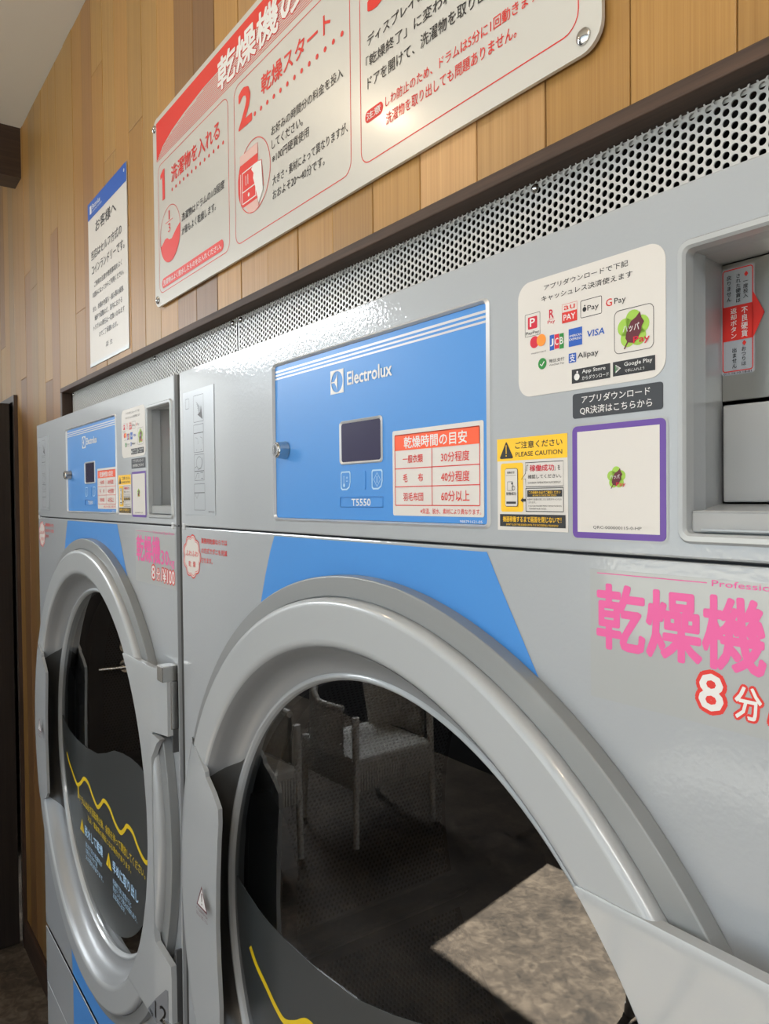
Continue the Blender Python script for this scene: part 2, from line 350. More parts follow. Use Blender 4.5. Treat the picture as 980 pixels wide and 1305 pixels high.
# dark rail framing the grille
structure('trim_2', MB().cbox(GX0-.03, GX1+.3, .088, WY+.012, Z0+.3325, Z0+.3452, .0015), M['walnut'], 'dark walnut rail above the perforated grilles')
structure('trim_3', MB().cbox(GX0-.03, GX0-.012, .088, WY+.012, .10, Z0+.3325, .0015), M['walnutz'], 'dark walnut post at the end of the perforated grille')

# ------------------------------------------------------------------ perforated ventilation grilles
def perforated(x0, x1, z0, z1, y, p, rad, t):
    b = MB(); h = p*math.sqrt(3)/2; n = 10; V, Fc = b.v, b.f
    rows = int((z1-z0-2*rad)/ (p/2)); 
    # holes on a 45-degree-free triangular lattice: columns p*.866 apart, alternate columns shifted by p/2
    nc = int((x1-x0-.004)/h); nr = int((z1-z0-.004)/p)
    ox = x0+((x1-x0)-(nc-1)*h)/2; oz = z0+.004+rad
    def hexv(cx, cz): return [(cx+p/math.sqrt(3)*cos(pi/3*i), cz+p/math.sqrt(3)*sin(pi/3*i)) for i in range(6)]
    for i in range(nc):
        for j in range(nr):
            cx = ox+i*h; cz = oz+j*p+(p/2 if i % 2 else 0)
            if cz+rad > z1-.001: continue
            s = len(V); H = hexv(cx, cz)
            O = []
            for k in range(6):
                O.append(H[k]); O.append(((H[k][0]+H[(k+1) % 6][0])/2, (H[k][1]+H[(k+1) % 6][1])/2))
            O = [(min(max(a, x0), x1), min(max(c, z0), z1)) for a, c in O]
            I = [(cx+rad*cos(pi/6*k), cz+rad*sin(pi/6*k)) for k in range(12)]
            V += [(a, y, c) for a, c in O]+[(a, y, c) for a, c in I]+[(a, y+t, c) for a, c in I]
            for k in range(12):
                q = (k+1) % 12
                Fc.append((s+k, s+q, s+12+q, s+12+k)); Fc.append((s+12+k, s+12+q, s+24+q, s+24+k))
    # solid rims
    top = oz+(nr-1)*p+p
    b.rect(x0, ox-.5*h, z0, z1, y); b.rect(ox+(nc-.5)*h, x1, z0, z1, y); b.rect(x0, x1, z1-.0022, z1, y-.0001)
    return b
for x0, x1, lab in ((GX0+.004, -.038, 'pale perforated metal grille above the far dryer, next to the corner post'), (-.034, GX1-.004, 'pale perforated metal grille above the dryer without a number plate')):
    g = link('ventilation_grille', perforated(x0, x1, Z0+.2305, Z0+.3385, .1125, .0078, .00285, .0012), M['grille'], None, lab, 'grille', 'perforated grilles over the dryers')
    link('backing_flange', MB().rect(x0, x1, Z0+.3275, Z0+.3384, .1155), M['grille'], g)
    for sx, sz in ((x0+.012, .326), (x1-.014, .326), (x0+(x1-x0)*.63, .3255)):
        sc = MB().lathe([(.0001, .1085), (.0025, .109), (.0042, .1108), (.0044, .1124)], sx, Z0+sz, 18)
        link('screw', sc, M['chrome'], g, smooth=40)
structure('wall_recess', MB().box(GX0-.02, GX0-.011, WY+.05, 1.45, 0, Z0+.34).box(GX1+.011, GX1+.02, WY+.05, 1.45, 0, Z0+.34).box(GX0, GX1, WY+.05, 1.45, Z0+.345, Z0+.352), M['dark'])

# ------------------------------------------------------------------ signs on the wall
SY = .1125
def pt(rel): return Z0+rel
sg = thing('instruction_sign', 'large white sign with red headings explaining the dryers in three steps, screwed to the boards', 'sign', (.13, WY, pt(.423)))
link('sign_plate', MB().prism(rr(-.414, .681, pt(.423), pt(.793), .022, 6), SY, SY+.004), M['signboard'], sg)
L1, L2, L3 = SY-.0003, SY-.0006, SY-.0009
for x, z in ((-.404, .776), (-.398, .437), (.662, .437), (.660, .776)):
    sc = link('screw', MB().lathe([(.0001, SY-.0045), (.004, SY-.0042), (.0072, SY-.002), (.0076, SY-.0001)], x, pt(z), 24), M['chrome'], sg, smooth=40)
R = MB()
R.poly([(-.394, pt(.708)), (-.36, pt(.727)), (-.31, pt(.739)), (-.25, pt(.746)), (-.16, pt(.752)), (.66, pt(.752)), (.66, pt(.783)), (-.394, pt(.783))], L1)
for i in range(13):
    z = .7515-.0034*i; x0 = -.16-.0*i-[0,.03,.085,.12,.15,.17,.185,.197,.207,.215,.222,.228,.232][i]
    R.rect(max(x0, -.392), .66, pt(z-.0034), pt(z-.0034+.0011), L1)
for x0, x1 in ((-.388, -.060), (-.038, .299), (.320, .657)):
    z0_, z1_ = pt(.446), pt(.697)
    R.rframe(x0, x1, z0_, z1_, .018, .0013, L1)
# panel 1
R.poly([(-.364, pt(.623)), (-.351, pt(.623)), (-.351, pt(.682)), (-.360, pt(.682)), (-.374, pt(.675)), (-.374, pt(.666)), (-.364, pt(.669))], L2)
text(R, '洗濯物を入れる', -.316, -.093, pt(.641), pt(.672), L2, .03)
for i in range(13): R.disc(-.312+.0193*i, pt(.628), .0033, L2, 12)
R.circ(-.327, pt(.5495), .0535, .0012, L2)
R.poly([(-.3795, pt(.527))]+[(-.372, pt(.532)), (-.362, pt(.534)), (-.352, pt(.5415)), (-.342, pt(.542)), (-.332, pt(.536)), (-.320, pt(.536)), (-.306, pt(.546)), (-.292, pt(.552)), (-.2745, pt(.558))][0:9:1][::1] + [(-.327+.0525*cos(a), pt(.5495)+.0525*sin(a)) for a in [-.1-.26*i for i in range(11)]] , L3) if False else None
ww = [(-.378, .535), (-.366, .539), (-.354, .545), (-.342, .545), (-.331, .539), (-.318, .538), (-.304, .545), (-.290, .551), (-.276, .556)]
arc = [(-.327+.0525*cos(a), .5495+.0525*sin(a)) for a in [math.radians(4-8.2*i) for i in range(25)]]
bm_ = [(x, pt(z)) for x, z in arc[::1]] + [(x, pt(z)) for x, z in ww]
R.poly([(x, z) for x, z in bm_][::-1], L2)
text(R, '1', -.333, -.327, pt(.577), pt(.594), L2, .005); R.rect(-.350, -.311, pt(.5735), pt(.5748), L2); text(R, '3', -.337, -.324, pt(.5535), pt(.570), L2, .005)
R.rrect(-.373, -.084, pt(.4535), pt(.4725), .009, L2)
# panel 2
text(R, '2', -.021, .026, pt(.623), pt(.682), L2, .045)
text(R, '乾燥スタート', .058, .254, pt(.645), pt(.674), L2, .03)
for i in range(13): R.disc(.036+.0204*i, pt(.6275), .0036, L2, 12)
R.circ(.029, pt(.5365), .0555, .0014, L2, 56)
def inC(x): return .0535*math.sqrt(max(0, 1-((x-.029)/.0545)**2))
mach = [(-.024, .5365+.012), (-.018, .566), (.044, .566), (.044, .551), (.0405, .540), (.040, .525), (.0405, .511), (.044, .499), (.041, .4985), (-.008, .4985), (-.018, .508), (-.024, .524)]
R.poly([(x, pt(z)) for x, z in mach][::-1], L2)
R.line([(.044, pt(.566)), (.044, pt(.581)), (-.002, pt(.581))], .0012, L2); R.line([(.046, pt(.553)), (.056, pt(.551)), (.062, pt(.51))], .0012, L2); R.line([(.045, pt(.50)), (.046, pt(.486))], .0012, L2)
# panel 3
text(R, '3', .338, .384, pt(.623), pt(.682), L2, .045)
text(R, '運転終了', .415, .560, pt(.645), pt(.674), L2, .03)
for i in range(12): R.disc(.395+.0204*i, pt(.6275), .0036, L2, 12)
text(R, 'しわ防止のため、ドラムは5分に1回動きますので、', .372, .640, pt(.497), pt(.5095), L2, .016)
text(R, '洗濯物を取り出しても問題ありません。', .373, .583, pt(.4755), pt(.4895), L2, .016)
R.rrect(.330, .367, pt(.4935), pt(.5085), .007, L1)
text(R, '乾燥機の使い方', -.097, .400, pt(.716), pt(.768), L1-.0001, .085, fit=False)
link('red_printing', R, M['red'], sg)
P = MB().rect(-.018, .044, pt(.566), pt(.581), L2-.0002).poly([(.0, pt(.4982)), (.041, pt(.4982)), (.045, pt(.4845)), (.03, pt(.4815)), (.012, pt(.4845))], L2-.0001)
link('pale_printing', P, M['pale'], sg)
Wt = MB()
text(Wt, '乾燥機の使い方', -.097, .400, pt(.716), pt(.768), L3, .045, fit=False)
text(Wt, '洗濯物はよく脱水したものをお入れください。', -.366, -.093, pt(.4575), pt(.4685), L3, .02)
text(Wt, '注意', .334, .363, pt(.4965), pt(.5055), L3, .02)
for a, b_ in (((-.010, .504), (-.010, .552)), ((-.010, .504), (.038, .504)), ((-.010, .552), (.034, .552)), ((.036, .504), (.036, .522)), ((-.010, .522), (.036, .522)), ((-.016, .505), (-.016, .553)), ((.003, .53), (.003, .545)), ((.010, .53), (.010, .545))):
    Wt.line([(a[0], pt(a[1])), (b_[0], pt(b_[1]))], .0017, L3)
Wt.disc(.012, pt(.513), .003, L3, 12)
Wt.poly([(.030, pt(.553)), (.022, pt(.548)), (.030, pt(.540)), (.028, pt(.533)), (.034, pt(.52)), (.046, pt(.49)), (.060, pt(.505)), (.056, pt(.55)), (.046, pt(.5525))], L3-.0001)
link('white_printing', Wt, M['white'], sg)
K = MB()
for s_, x0, x1, z0, z1 in (('洗濯物はドラムの1/3程度', -.267, -.078, .553, .568), ('が最もよく乾燥します。', -.267, -.113, .528, .543),
    ('お好みの時間分の料金を投入', .088, .282, .573, .587), ('してください。', .089, .180, .553, .567), ('※100円硬貨使用', .090, .196, .532, .546),
    ('大きさ・素材によって異なりますが、', .090, .292, .500, .514), ('おおよそ20〜40分です。', .090, .236, .479, .493),
    ('ディスプレイの「クールダウン', .336, .560, .584, .5975), ('「乾燥終了」に変わればドアを', .333, .560, .559, .573), ('ドアを開けて、洗濯物を取り出してください。', .336, .640, .533, .548)):
    text(K, s_, x0, x1, pt(z0), pt(z1), L2, .018)
link('black_printing', K, M['ink'], sg)

ns = thing('notice_sign', 'narrow white notice with a blue top band and only black text', 'sign', (-.76, WY, pt(.377)))
NY = WY-.002
link('sign_sheet', MB().prism([(-.912, pt(.377)), (-.602, pt(.377)), (-.602, pt(.787)), (-.912, pt(.787))], NY, NY+.0016), M['cream'], ns)
link('blue_band', MB().rect(-.912, -.602, pt(.745), pt(.787), NY-.0003), M['navy'], ns)
link('grey_band', MB().rect(-.912, -.602, pt(.377), pt(.386), NY-.0003), M['bezel'], ns)
Wn = MB(); text(Wn, 'Electrolux', -.872, -.803, pt(.765), pt(.777), NY-.0005, .015); text(Wn, 'LAUNDRY SYSTEMS', -.872, -.790, pt(.757), pt(.761), NY-.0005)
Wn.rrect(-.893, -.878, pt(.757), pt(.777), .002, NY-.0005); Wn.disc(-.618, pt(.773), .004, NY-.0005, 14)
link('white_lettering', Wn, M['white'], ns)
Kn = MB()
for s_, x0, x1, z0, z1, b_ in (('お客様へ', -.846, -.680, .700, .729, .01), ('当店はセルフ方式の', -.888, -.640, .640, .663, .01), ('コインランドリーです。', -.884, -.622, .603, .626, .01),
    ('ご利用の注意や使用事項をよく', -.866, -.642, .570, .584, .004), ('お読みになってからご利用ください。', -.880, -.630, .546, .560, .004), ('また、衣類の色落ち・縮み等の損害、', -.880, -.630, .510, .524, .004),
    ('紛失や盗難など、店内における', -.866, -.645, .487, .501, .004), ('トラブルの責任は一切負いかねます', -.878, -.628, .464, .478, .004), ('のでご了承願います。', -.830, -.680, .440, .454, .004), ('店 主', -.775, -.722, .408, .420, .004)):
    text(Kn, s_, x0, x1, pt(z0), pt(z1), NY-.0005, b_+.012)
link('black_lettering', Kn, M['ink'], ns)

# ------------------------------------------------------------------ the dryers
WM = .9475
dr = thing('tumble_dryer', 'big grey tumble dryer under the large red-and-white sign, without a number plate', 'tumble dryer', (0, 0, 0), 'grey tumble dryers set into the timber wall')
CX, CZ = .485, pt(-.498)
def plate(x0, x1, z0, z1, yf, yb, ch, holes=(), hd=.02):
    """sheet-metal front: flat face with a chamfered rim and rectangular openings with returned edges"""
    b = MB(); a0, a1, c0, c1 = x0+ch, x1-ch, z0+ch, z1-ch
    xs = sorted({a0, a1, *[h[0] for h in holes], *[h[1] for h in holes]}); zs = sorted({c0, c1, *[h[2] for h in holes], *[h[3] for h in holes]})
    for i in range(len(xs)-1):
        for j in range(len(zs)-1):
            mx, mz = (xs[i]+xs[i+1])/2, (zs[j]+zs[j+1])/2
            if any(h[0] < mx < h[1] and h[2] < mz < h[3] for h in holes): continue
            b.rect(xs[i], xs[i+1], zs[j], zs[j+1], yf)
    for h in holes:
        q = [(h[0], h[2]), (h[0], h[3]), (h[1], h[3]), (h[1], h[2])]
        b.add([(x, yf, z) for x, z in q]+[(x, yf+hd, z) for x, z in q], [(i, (i+1) % 4, 4+(i+1) % 4, 4+i) for i in range(4)])
    loops = [([(a0,c0),(a1,c0),(a1,c1),(a0,c1)], yf), ([(x0+ch*.3,z0+ch*.3),(x1-ch*.3,z0+ch*.3),(x1-ch*.3,z1-ch*.3),(x0+ch*.3,z1-ch*.3)], yf+ch*.3), ([(x0,z0),(x1,z0),(x1,z1),(x0,z1)], yf+ch), ([(x0,z0),(x1,z0),(x1,z1),(x0,z1)], yb)]
    for (A, ya), (B, yb_) in zip(loops[:-1], loops[1:]):
        b.add([(x, ya, z) for x, z in A]+[(x, yb_, z) for x, z in B], [(i, 4+i, 4+(i+1) % 4, (i+1) % 4) for i in range(4)])
    return b
BP = (.2985, .6565, pt(.0172), pt(.1945))     # opening of the blue panel
RC = (.8305, .9345, pt(.0165), pt(.1885))     # coin recess
link('body', MB().box(0, .002, .0062, 1.1, .03, pt(.2275)).box(WM-.002, WM, .0062, 1.1, .03, pt(.2275)).box(0, WM, .0062, 1.1, pt(.2275), pt(.2295)).box(0, WM, 1.098, 1.1, .03, pt(.2275)).box(0, WM, .0062, 1.1, .0, .03), mat('shade_darkened_casing', (.13, .135, .135), .5), dr)  # casing colour darkened to hold the shade of the gap between dryers
fas = link('fascia', plate(0, WM, pt(.0010), pt(.2295), 0, .006, .0016, (BP, RC)), M['paint'], dr)
# raised rim of the blue panel opening, and of the coin recess
bz = MB()
o_, i_ = rr(BP[0]-.003, BP[1]+.003, BP[2]-.003, BP[3]+.003, .006), rr(BP[0]+.0005, BP[1]-.0005, BP[2]+.0005, BP[3]-.0005, .005)
n_ = len(o_)
def ramp(b, A, ya, B, yb_): n = len(A); b.add([(x, ya, z) for x, z in A]+[(x, yb_, z) for x, z in B], [(i, (i+1) % n, n+(i+1) % n, n+i) for i in range(n)])
mid = rr(BP[0]-.001, BP[1]+.001, BP[2]-.001, BP[3]+.001, .005)
ramp(bz, o_, -.0001, mid, -.0022); ramp(bz, mid, -.0022, i_, .001)
link('panel_rim', bz, M['bezel'], fas, smooth=60)
rim = MB(); lp = [(.0062, -.0001, .008), (.0045, -.0028, .007), (.0015, -.0030, .005), (0, -.0012, .004), (-.0005, .006, .003)]
for (g0, ya, r0), (g1, yb_, r1) in zip(lp[:-1], lp[1:]): ramp(rim, rr(RC[0]-g0, RC[1]+g0, RC[2]-g0, RC[3]+g0, r0), ya, rr(RC[0]-g1, RC[1]+g1, RC[2]-g1, RC[3]+g1, r1), yb_)
link('recess_rim', rim, M['door'], fas, smooth=60)
# coin recess
rx0, rx1, rz0, rz1, ry = .8185, .9335, pt(.034), pt(.1885), .060
cb = link('coin_recess', MB().add([(RC[0],.003,pt(.0295)),(RC[0],.003,RC[3]),(rx0,ry,rz1+.004),(rx0,ry,rz0)], [(0,1,2,3)]).add([(RC[1],.003,pt(.0295)),(RC[1],.003,RC[3]),(rx1,ry,rz1+.004),(rx1,ry,rz0)], [(3,2,1,0)])
    .add([(RC[0],.003,RC[3]),(RC[1],.003,RC[3]),(rx1,ry,rz1+.004),(rx0,ry,rz1+.004)], [(3,2,1,0)]).add([(RC[0],.003,pt(.0295)),(RC[1],.003,pt(.0295)),(rx1,ry,rz0),(rx0,ry,rz0)], [(0,1,2,3)]), M['door'], dr)
link('coin_plate', MB().cbox(rx0+.0005, rx1, ry-.0015, ry+.002, pt(.1015), rz1+.003, .0006), M['steel'], cb)
link('return_flap', MB().cbox(rx0+.0035, rx1, ry-.006, ry-.001, rz0+.001, pt(.0985), .0012), M['sill'], cb)
link('front_sill', MB().cbox(RC[0]+.0005, RC[1]-.0005, .0035, .012, RC[2]+.0005, pt(.0305), .0012), M['sill'], cb)
link('sill_lip', MB().cbox(RC[0]+.008, RC[1]-.006, .0005, .006, RC[2]+.002, pt(.0195), .001), M['paint'], cb)
link('coin_slot', MB().cbox(.884, .912, ry-.006, ry-.001, pt(.150), pt(.168), .001), M['chrome'], cb)
link('return_button', MB().cbox(.890, .908, ry-.012, ry-.001, pt(.112), pt(.124), .002), M['chrome'], cb)
RS = MB(); y = ry-.0019
RS.rframe(.8196, .8404, pt(.1205), pt(.1875), .002, .0007, y).rect(.8196, .8404, pt(.1408), pt(.1634), y).poly([(.8404, pt(.1408)), (.8478, pt(.1556)), (.8404, pt(.1700))], y)
for x, z in ((.8358, .1825), (.8345, .1383)): RS.poly([(x-.0014, pt(z)), (x, pt(z-.0018)), (x+.0014, pt(z)), (x, pt(z+.0018))], y)
rst = link('return_sticker', MB().rrect(.8188, .8412, pt(.1185), pt(.1885), .002, ry-.0016), M['palebl'], cb)
cs = link('coin_sticker', RS, M['red'], cb)
KS = MB(); y2 = y-.0002
for s_, x, z0, z1 in (('一度投入', .8338, .1670, .1795), ('された硬貨は', .8288, .1650, .1840), ('戻りません', .8226, .1665, .1840), ('おつりは', .8325, .1235, .1362), ('出ません', .8262, .1225, .1362)):
    text(KS, s_, x, x+.0035, pt(z0), pt(z1), y2, .02, vertical=True)
text(KS, '011.16.10.18-01', .8205, .8395, pt(.1189), pt(.1202), y2, .01)
link('coin_sticker_lettering', KS, M['ink'], cb)
WS = MB(); text(WS, '不良硬貨', .8325, .8370, pt(.1420), pt(.1622), y2, .02, vertical=True); text(WS, '返却ボタン', .8252, .8297, pt(.1420), pt(.1622), y2, .02, vertical=True)
link('coin_sticker_white_lettering', WS, M['white'], cb)

# blue control panel
PY = .0012
cp = link('control_panel', MB().prism(rr(BP[0]+.0008, BP[1]-.0008, BP[2]+.0008, BP[3]-.0008, .004), PY, PY+.004), M['blue'], dr)
st = MB()
for a, h in ((.1863, .0022), (.1823, .0019), (.1783, .0019)): st.rect(BP[0]+.001, BP[1]-.001, pt(a), pt(a+h), PY-.0003)
link('panel_stripes', st, M['bezel'], cp)
sb = MB(); lp = [rr(.4385, .5130, pt(.0737), pt(.1184), .004), rr(.4415, .5100, pt(.0765), pt(.1156), .003)]
ramp(sb, lp[0], PY-.0002, [(x, z) for x, z in rr(.4395, .5120, pt(.0747), pt(.1174), .004)], PY-.0018); ramp(sb, rr(.4395, .5120, pt(.0747), pt(.1174), .004), PY-.0018, lp[1], PY-.0004)
link('screen_bezel', sb, M['bezel'], cp, smooth=50)
link('screen', MB().poly(rr(.4412, .5103, pt(.0762), pt(.1159), .003), PY-.0003), M['screen'], cp)
bt = MB()
for x in (.4395, .4945):
    o_ = [(x, pt(.0500)), (x+.002, pt(.0480)), (x+.011, pt(.0480)), (x+.016, pt(.0505)), (x+.018, pt(.0560)), (x+.018, pt(.0655)), (x+.0165, pt(.0672)), (x+.0015, pt(.0672)), (x, pt(.0655))]
    c_ = (x+.009, pt(.0578)); i_ = [(c_[0]+(a-c_[0])*.84, c_[1]+(b_-c_[1])*.84) for a, b_ in o_]; link('button', MB().band(o_, i_, PY-.0004), M['ltblue'], cp)
cxb = .5035; bt.line([(cxb-.0055, pt(.0575)), (cxb, pt(.0508)), (cxb+.0055, pt(.0575)), (cxb, pt(.0642))], .0008, PY-.0004, True); bt.rframe(cxb-.001, cxb+.001, pt(.0545), pt(.0605), .0005, .0005, PY-.0004, 2)
bt.disc(.4455, pt(.0530), .0019, PY-.0004, 14).rframe(.4444, .4466, pt(.0535), pt(.0625), .001, .0005, PY-.0004).rect(.4495, .4525, pt(.0568), pt(.0576), PY-.0004).rect(.4495, .4525, pt(.0602), pt(.0609), PY-.0004).rect(.4506, .4514, pt(.059), pt(.062), PY-.0004)
link('button_symbols_printing', bt, M['ltblue'], cp)
link('button_pad', MB().prism(rr(.4635, .4840, pt(.0482), pt(.0668), .002), PY-.0006, PY), M['blue'], cp)
mp_ = MB(); ramp(mp_, rr(.4380, .5135, pt(.0305), pt(.0415), .001), PY-.0002, rr(.4388, .5127, pt(.0312), pt(.0408), .001), PY-.0012); mp_.poly(rr(.4388, .5127, pt(.0312), pt(.0408), .001), PY-.0003)
link('model_plate', mp_, M['blue'], cp)
lg = MB(); y = PY-.0005
# square mark with a circle and an inner leaf shape, then the maker's name
sq = [(.4218, pt(.1475)), (.4468, pt(.1475)), (.4468, pt(.1718)), (.4218, pt(.1718))]
N_ = 48; cc = (.4343, pt(.15965)); Rl = .0108
sqp = []
for i in range(N_):
    a = 2*pi*i/N_; m_ = max(abs(cos(a)), abs(sin(a))); sqp.append((cc[0]+.0125*cos(a)/m_, cc[1]+.01215*sin(a)/m_))
lg.band(sqp, [(cc[0]+Rl*1.0*cos(2*pi*i/N_), cc[1]+Rl*1.0*sin(2*pi*i/N_)) for i in range(N_)], y)
R2 = Rl-.0014
up = [(cc[0]+.0002, cc[1]+R2), (cc[0]+.0010, cc[1]+R2*.45), (cc[0]+.0032, cc[1]+R2*.15), (cc[0]+.0032, cc[1]-R2*.15), (cc[0]+.0010, cc[1]-R2*.45), (cc[0]+.0002, cc[1]-R2)]
lf = [(cc[0]-.0002, cc[1]+R2), (cc[0]-.0006, cc[1]-R2)]
lg.poly([(cc[0]+.0006, cc[1]-R2), (cc[0]+.0006, cc[1]+R2), (cc[0]-.0012, cc[1]+R2*.5), (cc[0]-.0045, cc[1]+R2*.14), (cc[0]-.0045, cc[1]-R2*.14), (cc[0]-.0012, cc[1]-R2*.5)], y)
lg.rect(cc[0]-.0118, cc[0]-.0045, cc[1]-.0006, cc[1]+.0006, y)
arc_o = [(cc[0]+R2*cos(a), cc[1]+R2*sin(a)) for a in [math.radians(-78+156*i/14) for i in range(15)]]
arc_i = [(cc[0]+.0022+(R2-.0035)*.75*cos(a), cc[1]+R2*.92*sin(a)) for a in [math.radians(-78+156*i/14) for i in range(15)]]
text(lg, 'Electrolux', .4535, .5290, pt(.1535), pt(.1668), y, .035)
text(lg, 'T5550', .4590, .4925, pt(.0322), pt(.0392), y, .025); text(lg, '988791621-05', .622, .649, pt(.0187), pt(.0208), y)
link('maker_logo', lg, M['white'], cp)
# lock
lk = MB(); lx, lz = .3225, pt(.0955)
lk.lathe([(.0001, -.0125), (.0068, -.0125), (.0073, -.0120), (.0075, -.0112), (.0084, -.0112), (.0090, -.0106), (.0091, -.0095), (.0101, -.0010), (.0104, .0005)], lx, lz, 36)
lock = link('lock', lk, M['chrome'], cp, smooth=35)
link('keyhole', MB().rrect(lx-.0009, lx+.0009, lz-.0045, lz+.0045, .0008, -.0127), M['dark'], lock)
# orange time table sticker
def sticker(name, pts, m, y=-.0002, parent=dr): return link(name, MB().prism(pts, y-.0002, y+.0002), m, parent)
ts = sticker('drying_time_sticker', rr(.5290, .6510, pt(.0235), pt(.1015), .002), M['cream'], PY-.0003, cp); y = PY-.0008
link('orange_header', MB().poly([(.5325, pt(.0830)), (.6470, pt(.0830)), (.6470, pt(.0960)), (.6455, pt(.0975)), (.5340, pt(.0975)), (.5325, pt(.0960))], y), M['orange'], cp)
tb = MB().rframe(.5325, .6470, pt(.0325), pt(.0975), .0015, .0008, y).rect(.5325, .6470, pt(.0660), pt(.0668), y).rect(.5325, .6470, pt(.0495), pt(.0503), y).rect(.5860, .5868, pt(.0325), pt(.083), y)
for s_, x0, x1, z0, z1, b_ in (('一般衣類', .5450, .5740, .0710, .0785, .02), ('毛', .5450, .5518, .0540, .0615, .02), ('布', .5670, .5740, .0540, .0615, .02), ('羽毛布団', .5450, .5740, .0370, .0445, .02),
    ('30分程度', .5985, .6345, .0700, .0785, .015), ('40分程度', .5985, .6345, .0530, .0620, .015), ('60分以上', .5985, .6345, .0365, .0455, .015), ('※気温、脱水、素材により異なります。', .5700, .6480, .0255, .0303, .005)):
    text(tb, s_, x0, x1, pt(z0), pt(z1), y-.0001, b_)
link('red_table', tb, M['red'], cp)
wt = MB(); text(wt, '乾燥時間の目安', .5470, .6320, pt(.0845), pt(.0950), y-.0002, .03); link('white_lettering', wt, M['white'], cp)

# pictogram plate on the left
pp = MB(); o_ = [(.0165, pt(.0205)), (.0200, pt(.0180)), (.1265, pt(.0180)), (.1265, pt(.1960)), (.0165, pt(.1960))]
pl = link('pictogram_plate', MB().prism(o_, -.0009, 0), M['palebl'], dr); y = -.0011
pg = MB()
for x0, x1, z0, z1 in ((.0258, .0398, .1712, .1860), (.0558, .0918, .1495, .1875), (.0550, .0910, .1340, .1462), (.0550, .0905, .1065, .1340), (.0560, .0918, .0800, .1040), (.0560, .0918, .0667, .0800), (.0545, .0930, .0494, .0622), (.0540, .0930, .0246, .0494)): pg.rframe(x0, x1, pt(z0), pt(z1), .001, .0006, y, 2)
for i in range(7): pg.line([(.066+.0014*i, pt(.178-.003*i)), (.078+.0008*i, pt(.170-.0022*i))], .0006, y)
pg.poly([(.070, pt(.160)), (.088, pt(.152)), (.083, pt(.172)), (.080, pt(.163))], y)
pg.line([(.064+.020*.5*(1+cos(a)), pt(.092)+.0085*sin(a)) for a in [2*pi*i/16 for i in range(16)]], .0007, y, True)
pg.line([(.058, pt(.085)), (.066, pt(.087)), (.070, pt(.082)), (.082, pt(.084)), (.088, pt(.099))], .0007, y); pg.line([(.060, pt(.069)), (.066, pt(.077)), (.073, pt(.077)), (.072, pt(.070))], .0008, y); pg.line([(.078, pt(.0775)), (.088, pt(.0775)), (.088, pt(.0695)), (.080, pt(.0695))], .0008, y)
pg.line([(.058, pt(.048)), (.064, pt(.041)), (.070, pt(.048))], .0006, y); text(pg, '988791622', .104, .124, pt(.0215), pt(.0240), y)
for x in (.062, .078): pg.line([(x, pt(.128)), (x+.008, pt(.126)), (x+.009, pt(.118))], .0005, y); pg.rect(x+.002, x+.005, pt(.110), pt(.1106), y)
link('pictograms', pg, M['grey'], pl)

# payment sticker
ps = sticker('payment_sticker', rr(.6908, .8162, pt(.1142), pt(.1988), .012, 8), M['cream']); y = -.0006; y2 = -.0008; y3 = -.0010
kk = MB()
text(kk, 'アプリダウンロードで下記', .7168, .7889, pt(.1892), pt(.1932), y, .012); text(kk, 'キャッシュレス決済使えます', .7143, .7922, pt(.1814), pt(.1857), y, .012)
kk.rframe(.6979, .7129, pt(.1585), pt(.1752), .0008, .0003, y).rframe(.7499, .7680, pt(.1627), pt(.1748), .0012, .0004, y).rframe(.7778, .8079, pt(.1332), pt(.1618), .004, .0004, y)
text(kk, 'PayPay', .6990, .7118, pt(.1594), pt(.1622), y, .01); text(kk, 'Pay', .7558, .7654, pt(.1658), pt(.1704), y, .01); text(kk, 'Pay', .7780, .7870, pt(.1655), pt(.1705), y, .005)
kk.disc(.7534, pt(.1683), .0017, y, 12).disc(.7536, pt(.1708), .0006, y, 8)
text(kk, 'mastercard', .7041, .7180, pt(.1451), pt(.1464), y); text(kk, 'Alipay', .7472, .7650, pt(.1344), pt(.1393), y, .02)
text(kk, '微信支付', .7212, .7353, pt(.1362), pt(.1388), y, 0); text(kk, 'WeChat Pay', .7212, .7353, pt(.1336), pt(.1352), y, 0)
kk.rect(.7420, .7746, pt(.1186), pt(.1284), y).rect(.7767, .8088, pt(.1190), pt(.1285), y)
link('black_printing', kk, M['ink'], ps)
c = MB().rrect(.7008, .7100, pt(.1638), pt(.1728), .001, y); text(c, 'R', .7215, .7258, pt(.1682), pt(.1744), y, .03); text(c, 'Pay', .7200, .7270, pt(.1638), pt(.1668), y, .012); c.rect(.7212, .7262, pt(.1672), pt(.1675), y); c.disc(.7073, pt(.1537), .0044, y, 24).rect(.7265, .7307, pt(.1455), pt(.1558), y); link('crimson_printing', c, M['crimson'], ps)
c = MB().rect(.7335, .7470, pt(.1622), pt(.1698), y); text(c, 'au', .7352, .7450, pt(.1712), pt(.1742), y, .01); c.rframe(.7335, .7470, pt(.1622), pt(.1755), .0004, .0002, y); text(c, 'G', .7712, .7762, pt(.1662), pt(.1712), y, .02); link('red_printing', c, M['red'], ps)
c = MB().disc(.7140, pt(.1540), .0044, y2, 24); link('orange_printing', c, mat('card_orange', s2l(240, 140, 40), .45), ps)
c = MB().rect(.7394, .7513, pt(.1447), pt(.1571), y).rect(.7219, .7261, pt(.1450), pt(.1560), y).rrect(.7393, .7460, pt(.1334), pt(.1400), .0006, y); text(c, 'VISA', .7550, .7700, pt(.1487), pt(.1531), y, .03, shear=.15); link('blue_printing', c, M['navy'], ps)
